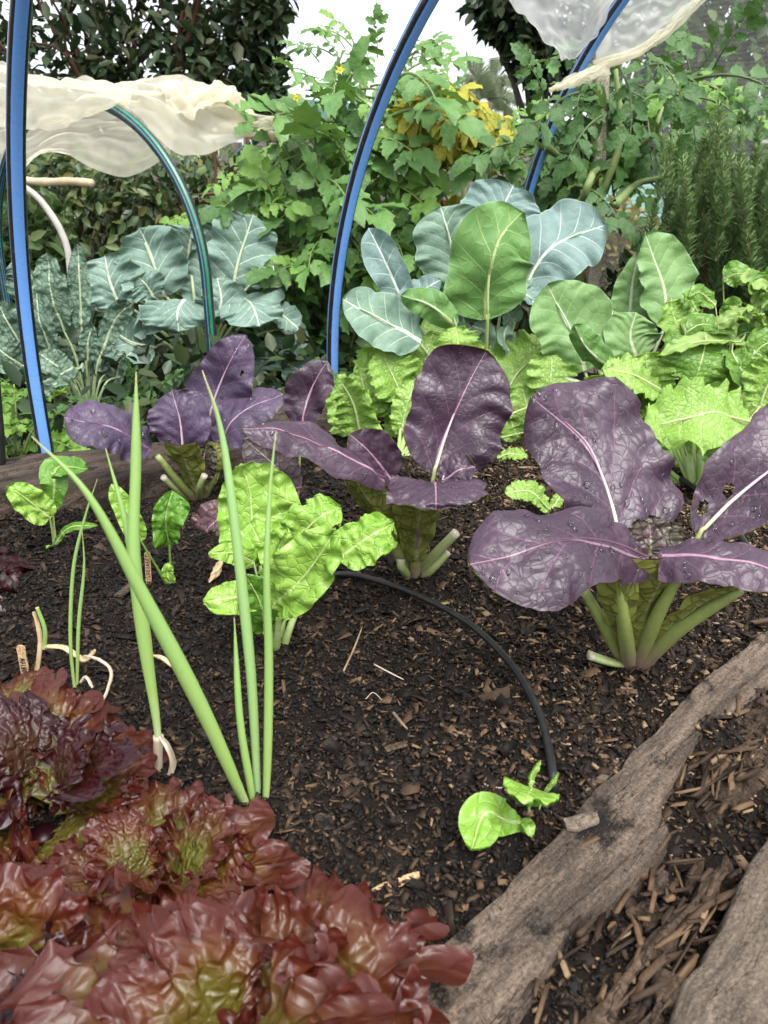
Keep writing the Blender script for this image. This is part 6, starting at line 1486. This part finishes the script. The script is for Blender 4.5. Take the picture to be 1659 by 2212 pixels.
def put(me, root, p, d, up, size, name='leaf'):
    x = Vector(nrm(d)); z = Vector(nrm(up)); y = z.cross(x).normalized(); z = x.cross(y)
    m_ = Matrix((x, y, z)).transposed().to_4x4()
    o = link(name, me, root)
    o.matrix_local = Matrix.Translation(Vector(p - loc_of(root))) @ m_ @ Matrix.Scale(size, 4)
    return o
def inpoly(u, v, poly):
    c = False; n = len(poly)
    for i in range(n):
        (x1, y1), (x2, y2) = poly[i], poly[i - 1]
        if (y1 > v) != (y2 > v) and u < (x2 - x1) * (v - y1) / (y2 - y1) + x1: c = not c
    return c
def bush(name, label, cat, basep, poly, Yr, n, size, VV, mw, seed, stems, stemmat='tomato_stem', dark_inside=None, out_c=None, r=0.010):
    rng = np.random.RandomState(seed)
    root = empty(name, basep, label, cat)
    us = [p[0] for p in poly]; vs = [p[1] for p in poly]; k_ = 0
    cu, cv = (min(us) + max(us)) / 2, (min(vs) + max(vs)) / 2
    while k_ < n:
        u, v = rng.uniform(min(us), max(us)), rng.uniform(min(vs), max(vs))
        if not inpoly(u, v, poly): continue
        Yc = Yr[0] + (Yr[1] - Yr[0]) * rng.rand() ** 1.4
        p = P(u, v, Yc)
        dx = (u - cu) / (max(us) - cu); 
        d = np.array([dx * 0.8 + rng.normal(0, .55), -0.55 + rng.normal(0, .4), rng.normal(-.15, .45)])
        up = np.array([rng.normal(0, .35), -0.55 + rng.normal(0, .3), 0.8])
        mi_ = rng.choice(len(mw), p=mw)
        put(VV[rng.randint(len(VV))][mi_], root, p, d, up, size * rng.uniform(.7, 1.25)); k_ += 1
    for st in stems:
        add_tube('stem', root, [P(*q) for q in st], [r, r * .8, r * .5], MAT[stemmat], 7)
    return root
TM = bush('tomato_plant', 'tall bushy tomato plant in the centre against the white sky', 'tomato plant', (P(760, 800, 2.6)[0], 2.6, -0.1),
          [(690, 250), (700, 190), (740, 160), (800, 160), (850, 150), (870, 190), (865, 230), (850, 260), (845, 330), (850, 470), (880, 560), (880, 700), (640, 740), (590, 640), (570, 500), (600, 400), (670, 310), (680, 270)],
          (2.35, 2.9), 235, 0.235, TV, [0.66, 0.16, 0.18], 50,
          [[(760, 800, 2.6), (770, 500, 2.6), (790, 280, 2.6), (775, 150, 2.6)], [(720, 800, 2.6), (690, 600, 2.55), (640, 450, 2.5), (625, 400, 2.5)], [(800, 800, 2.6), (860, 550, 2.6), (890, 380, 2.65), (900, 240, 2.7)],
           [(700, 700, 2.5), (640, 590, 2.42), (590, 520, 2.4), (560, 480, 2.4)], [(780, 400, 2.6), (840, 280, 2.6), (830, 170, 2.6)], [(850, 560, 2.5), (905, 470, 2.45), (950, 480, 2.42), (1000, 530, 2.42)]])
rngm = np.random.RandomState(77)
for u, v in [(690, 135), (720, 120), (770, 115), (815, 125), (870, 120), (905, 155), (930, 180), (745, 105), (850, 110), (690, 170), (945, 220), (800, 105), (885, 135), (760, 100), (735, 140), (915, 140)]:
    put(TV[rngm.randint(6)][rngm.choice([0, 1])], TM, P(u, v, rngm.uniform(2.5, 2.7)), np.array([(u - 790) / 150 + rngm.normal(0, .3), -0.3, 0.2 + rngm.normal(0, .3)]), np.array([0, -.5, .8]), 0.12 * rngm.uniform(.7, 1.2))
# young growth low left of the tomato, brighter
for u, v in [(560, 505), (590, 520), (610, 480), (620, 540), (640, 560), (600, 560), (575, 590), (650, 600), (560, 440), (530, 460), (580, 410), (545, 380), (610, 400), (660, 520), (680, 580), (520, 420), (460, 480), (420, 470), (440, 460), (700, 640)]:
    put(TV[rngm.randint(6)][1], TM, P(u, v, rngm.uniform(2.3, 2.45)), np.array([rngm.normal(0, .7), -0.4, rngm.normal(0, .3)]), np.array([rngm.normal(0, .3), -.6, .7]), 0.15 * rngm.uniform(.7, 1.2))
def star_flower(root, p, r, name='flower'):
    V = [p + np.array([0, -.003, 0])]; f = []
    for q in range(10):
        a_ = q * math.pi / 5; rr = r if q % 2 == 0 else r * .35
        V.append(p + np.array([math.cos(a_) * rr, -.004 if q % 2 == 0 else 0, math.sin(a_) * rr]))
    for q in range(5):
        f.append([0, 1 + (2 * q - 1) % 10, 1 + 2 * q, 1 + (2 * q + 1) % 10])
    me = make_mesh('flower', np.array(V) - loc_of(root), f, MAT['flower_yellow'], smooth=False); link('flower', me, root)
for u, v in [(828, 238), (895, 318), (630, 615), (625, 635), (860, 470), (700, 230), (875, 175), (735, 150), (640, 210), (1000, 300)]:
    star_flower(TM, P(u, v, 2.33), 0.015)
CHI = bush('chilli_plant', 'yellow leaved chilli bush with small red fruit behind the tomato', 'chilli plant', (P(1000, 480, 2.9)[0], 2.9, -0.1),
           [(880, 200), (950, 180), (1000, 200), (1040, 230), (1085, 240), (1110, 300), (1075, 340), (1020, 340), (960, 330), (880, 340)], (2.3, 2.75), 170, 0.085, SV, [1.0], 51,
           [[(1000, 480, 2.9), (1000, 350, 2.9), (960, 220, 2.9)], [(1010, 480, 2.9), (1050, 360, 2.9), (1080, 250, 2.9)], [(990, 480, 2.9), (940, 360, 2.9), (900, 230, 2.9)]])
for u, v in [(900, 410), (930, 400), (960, 430), (990, 420), (1020, 440), (1060, 410), (890, 470), (950, 470), (1000, 470), (1040, 470), (920, 440), (880, 420), (940, 160), (960, 175), (930, 190)]:
    put(SV[rngm.randint(4)][0], CHI, P(u, v, rngm.uniform(2.6, 2.85)), np.array([rngm.normal(0, .6), -0.4, rngm.normal(0, .3)]), np.array([rngm.normal(0, .3), -.5, .8]), 0.09 * rngm.uniform(.7, 1.2))
def fruit(root, p, r, mat, ln=1.0, name='fruit'):
    v, f, a = tube([p + np.array([0, 0, r * ln]), p + np.array([0.15 * r, 0, 0]), p - np.array([0, 0, r * ln])], np.array([.25, .85, 1.0, .85, .2]) * r, 8, n=9)
    link(name, make_mesh(name, v - loc_of(root), f, MAT[mat], attrs=a), root)
for u, v in [(985, 222), (1010, 228), (905, 285), (930, 290), (1000, 290), (900, 380), (885, 375), (915, 382), (1040, 300), (870, 370), (955, 440), (1010, 445), (1030, 470), (925, 465), (985, 300), (1060, 285), (945, 225), (915, 500)]:
    fruit(CHI, P(u, v, 2.62), 0.007, 'chilli_red', 1.6)
T2 = bush('tomato_plant', 'dark green tomato plant sprawling at right before the mesh net', 'tomato plant', (P(1270, 700, 2.2)[0], 2.2, -0.1),
          [(1135, 260), (1150, 200), (1200, 190), (1250, 160), (1330, 130), (1430, 150), (1520, 170), (1560, 220), (1500, 260), (1440, 300), (1400, 380), (1380, 400), (1300, 420), (1220, 410), (1150, 390), (1140, 350), (1130, 310)],
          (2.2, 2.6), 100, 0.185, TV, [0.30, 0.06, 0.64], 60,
          [[(1270, 700, 2.25), (1240, 520, 2.22), (1230, 470, 2.20), (1330, 440, 1.9)], [(1330, 440, 1.9), (1380, 395, 2.15), (1440, 380, 2.13), (1560, 310, 2.13)], [(1240, 520, 2.22), (1270, 400, 1.9), (1300, 360, 2.15), (1400, 300, 2.13), (1430, 230, 2.13)],
           [(1230, 480, 2.22), (1180, 400, 2.22), (1150, 300, 2.22), (1180, 220, 2.22)], [(1300, 420, 2.13), (1340, 300, 2.13), (1330, 150, 2.15)], [(1170, 310, 1.9), (1210, 340, 2.15), (1260, 380, 2.15)]], r=0.011)
for u, v in [(1120, 230), (1110, 270), (1130, 330), (1150, 220)]:
    put(TV[rngm.randint(6)][1], T2, P(u, v, rngm.uniform(2.1, 2.4)), np.array([rngm.normal(0, .6), -0.4, rngm.normal(0, .3)]), np.array([rngm.normal(0, .3), -.6, .7]), 0.13 * rngm.uniform(.7, 1.2))
# big individual leaves one can make out on the right plant
for (u, v, du, dv, s_) in [(1330, 130, 20, 90, .15), (1390, 110, 50, 60, .13), (1450, 160, -30, -10, .10), (1480, 190, 20, 120, .14), (1500, 170, 70, 10, .16), (1540, 150, 40, -60, .10), (1250, 200, -40, 30, .14), (1300, 250, -40, 50, .13), (1240, 400, 40, 30, .13), (1290, 460, 60, 30, .13), (1370, 520, 10, 80, .13), (1390, 470, 0, 60, .10)]:
    p = P(u, v, 1.98); d = P(u + du, v + dv, 1.94) - p
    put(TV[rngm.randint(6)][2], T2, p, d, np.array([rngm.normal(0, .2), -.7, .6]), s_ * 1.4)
oc = empty('orange_fruit', P(1093, 273, 2.6), 'round orange fruit hanging among leaves beside the far blue hoop', 'fruit')
fruit(oc, P(1093, 273, 2.6), 0.030, 'fruit_orange', 0.95, 'skin')
# rosemary
RO = empty('rosemary_bush', (P(1560, 700, 1.9)[0], 1.9, -0.1), 'upright dark rosemary bush at the right edge', 'rosemary')
RV = []
for q in range(5):
    rng = np.random.RandomState(500 + q); n = 420
    s = rng.rand(n) ** 0.9; an = rng.rand(n) * 6.28
    bend = np.stack([0.10 * np.sin(s * 2.5 + q), 0.05 * np.sin(s * 3 + 2 * q), s], 1)
    d = np.stack([np.cos(an), np.sin(an), rng.uniform(0.1, 0.9, n)], 1)
    Ln = (0.12 - 0.05 * s) * rng.uniform(.8, 1.2, n)
    v, f = leaves(bend, d, np.stack([-np.cos(an), -np.sin(an), 0 * an + .7], 1), Ln, Ln * 0.15, 0.3, -0.25)
    tv, tf, ta = tube([(0.10 * math.sin(x * 2.5 + q), 0.05 * math.sin(x * 3 + 2 * q), x) for x in np.linspace(0, 1, 8)], [0.006, 0.005, 0.003], 5, n=14, cap=False)
    V = np.vstack([v, tv]); Fq = np.vstack([f, tf + len(v)])
    mi = np.r_[np.zeros(len(f), int), np.ones(len(tf), int)]
    RV.append(make_mesh('sprig', V, Fq, [MAT['rosemary'], MAT['rosemary_wood']], mi, attrs={'rnd': np.r_[np.repeat(np.clip(rng.rand(n) * .6 + s * .4, 0, 1), 6), np.zeros(len(tv))]}))
rng = np.random.RandomState(61)
for q in range(72):
    u = rng.uniform(1425, 1720); top = 215 + abs(u - 1560) * 0.55 + rng.uniform(0, 210); bot = top + rng.uniform(190, 330)
    Yc = rng.uniform(1.72, 2.1); a = P(u + rng.uniform(-25, 25), bot, Yc); b = P(u, top, Yc)
    o = put(RV[rng.randint(5)], RO, a, np.array([1.0, rng.normal(0, .5), 0]), b - a, np.linalg.norm(b - a), 'sprig')
for q in range(5):
    x = P(1470 + q * 55, 600, 1.9); add_tube('stem', RO, [(x[0] * .5 + RO.location[0] * .5, 1.9, -0.1), x, P(1465 + q * 58 + rng.uniform(-10, 10), 420, 1.9)], [0.008, 0.006, 0.003], MAT['rosemary_wood'], 6)
# parsley at left
PV = variants('leaf', ['parsley_leaf'], 4, 700, lob=0.5, pairs=2, lw=0.95)
PA = bush('parsley_clump', 'bright green parsley clump outside the left timber beside the blue hoop', 'parsley', (P(50, 960, 1.5)[0], 1.5, -0.1),
          [(-40, 810), (40, 800), (70, 850), (90, 890), (130, 880), (140, 930), (100, 965), (60, 975), (-40, 985)], (1.42, 1.6), 60, 0.075, PV, [1.0], 71,
          [[(40, 980, 1.5), (35, 900, 1.5), (30, 830, 1.5)], [(50, 980, 1.5), (70, 930, 1.5), (110, 900, 1.5)], [(30, 980, 1.5), (0, 920, 1.5), (-20, 860, 1.5)]], r=.003)
PA2 = bush('weed_clump', 'dark leafy weeds under the broccoli and kale', 'weeds', (P(350, 900, 1.75)[0], 1.75, -0.1),
           [(150, 880), (260, 850), (420, 840), (640, 830), (700, 800), (700, 880), (560, 880), (330, 940), (150, 960)], (1.65, 1.95), 110, 0.09, [[q[2]] for q in TV], [1.0], 72, [[(350, 930, 1.75), (360, 890, 1.75), (380, 850, 1.75)]], r=.004)

# ------------------------------------------------------------------ name sticks
GLYPH = {'S': [[(.9, .85), (.5, 1), (.1, .8), (.5, .52), (.9, .25), (.5, 0), (.1, .12)]], 'P': [[(.15, 0), (.15, 1), (.7, .95), (.85, .72), (.6, .5), (.15, .48)]],
      'R': [[(.1, .85), (.5, 1), (.85, .75), (.5, .45), (.15, .35), (.9, .0)]], 'I': [[(.5, 0), (.5, 1)]], 'N': [[(.1, 0), (.15, 1), (.85, 0), (.9, 1)]],
      'G': [[(.85, .85), (.45, 1), (.1, .55), (.4, .02), (.85, .25), (.85, .5), (.5, .48)]], 'O': [[(.5, 1), (.1, .6), (.3, .05), (.75, .05), (.92, .6), (.5, 1)]],
      'L': [[(.15, 1), (.15, 0), (.85, .03)]], 'V': [[(.05, 1), (.5, 0), (.95, 1)]], 'E': [[(.85, 1), (.15, .97), (.15, 0), (.9, .03)], [(.15, .5), (.7, .52)]],
      'B': [[(.15, 0), (.15, 1), (.75, .85), (.2, .53), (.9, .3), (.15, 0)]], 'T': [[(.05, 1), (.95, .97)], [(.5, 1), (.5, 0)]]}
simple('ink', (0.010, 0.009, 0.009), 0.7, 0.2)
def name_stick(text, bot, top, w, label, mirror=False, seed=0, gap=0.10):
    rng = np.random.RandomState(seed)
    a, b = np.asarray(bot, float), np.asarray(top, float)
    L = np.linalg.norm(b - a); z = (b - a) / L
    n = nrm(np.array([0.0, -1, 0.25]) - z * np.dot([0, -1, 0.25], z)); x = np.cross(z, n) * -1
    x = np.cross(n, z) * -1 if np.cross(n, z)[0] < 0 else np.cross(n, z)
    root = empty('name_stick', a, label, 'plant label', 'wooden plant labels')
    t = 0.0018
    prof = [(-w / 2, -0.02), (w / 2, -0.02), (w / 2, L - w * .35)] + [(w / 2 * math.cos(q), L - w * .35 + w * .35 * math.sin(q)) for q in np.linspace(.3, math.pi - .3, 7)] + [(-w / 2, L - w * .35)]
    m = len(prof)
    V = [a + x * px_ + z * pz_ + n * t / 2 for px_, pz_ in prof] + [a + x * px_ + z * pz_ - n * t / 2 for px_, pz_ in prof]
    f = [list(range(m)), list(range(2 * m - 1, m - 1, -1))] + [[i + m, (i + 1) % m + m, (i + 1) % m, i] for i in range(m)]
    uv = [(pz_ + seed, px_, 0) for px_, pz_ in prof] * 2
    link('stick', make_mesh('stick', np.array(V) - a, f, MAT['stick_wood'], smooth=False, attrs={'uvm': uv}), root)
    # lettering runs from the soil upwards
    cw = (L * (1 - gap) - 0.006) / len(text); hh = w * 0.62; st = w * 0.055
    vs, fs = [], []
    for i, ch in enumerate(text):
        if ch == ' ': continue
        for line in GLYPH[ch]:
            pts = np.array([(q[0] * cw * .74 + rng.normal(0, cw * .03), (q[1] - .5) * hh + rng.normal(0, hh * .03)) for q in line])
            for p0, p1 in zip(pts[:-1], pts[1:]):
                d = (p1 - p0) / (np.linalg.norm(p1 - p0) + 1e-9); o_ = np.array([-d[1], d[0]]) * st; e_ = d * st * .8
                k0 = len(vs)
                for c_ in (p0 - e_ - o_, p1 + e_ - o_, p1 + e_ + o_, p0 - e_ + o_):
                    al, ac = c_
                    vs.append(a + z * (0.004 + i * cw + al) - x * ac + n * (t / 2 + 0.0003))
                fs.append([k0, k0 + 1, k0 + 2, k0 + 3])
    link('lettering', make_mesh('lettering', np.array(vs) - a, fs, MAT['ink'], smooth=False), root)
    return root
b_ = G(63, 1500); y_ = b_[1]
name_stick('SPRING ONION', b_, P(44, 1394, y_ - .004), M(17, b_), 'flat wooden stick lettered SPRING ONION beside the withered onion', seed=1, gap=0.2)
b_ = G(322, 1264); y_ = b_[1]
name_stick('SILVERBEET', b_, P(318, 1192, y_ - .004), M(12, b_), 'narrow wooden stick lettered SILVERBEET half hidden behind a spring onion leaf', seed=2, gap=0.03)
# loose thin twigs and straws on the soil
simple('twig', (0.30, 0.22, 0.15), 0.8, 0.2, (0.16, 0.11, 0.08), 50)
for i_, (p0, p1, p2, r_, lb) in enumerate([((808, 1435), (840, 1452), (872, 1468), .0009, 'thin pale straw lying on the soil in the bed centre, by the hose'), ((742, 1450), (765, 1400), (782, 1355), .0011, 'thin bent twig on the soil right of the big silverbeet'),
        ((790, 1510), (806, 1496), (825, 1512), .0004, 'fine curled root fibre on the soil in the middle of the bed'), ((850, 1540), (866, 1560), (880, 1575), .0016, 'short dark twig on the soil left of the hose'),
        ((1040, 1690), (1060, 1700), (1085, 1702), .0007, 'fine curved fibre just left of the silverbeet seedling')]):
    pipe('twig', [G(*p0, .006), G(*p1, .010), G(*p2, .006)], [r_, r_, r_ * .6], 'twig' if i_ in (1, 3) else 'straw_white', lb, 'twig', 6)
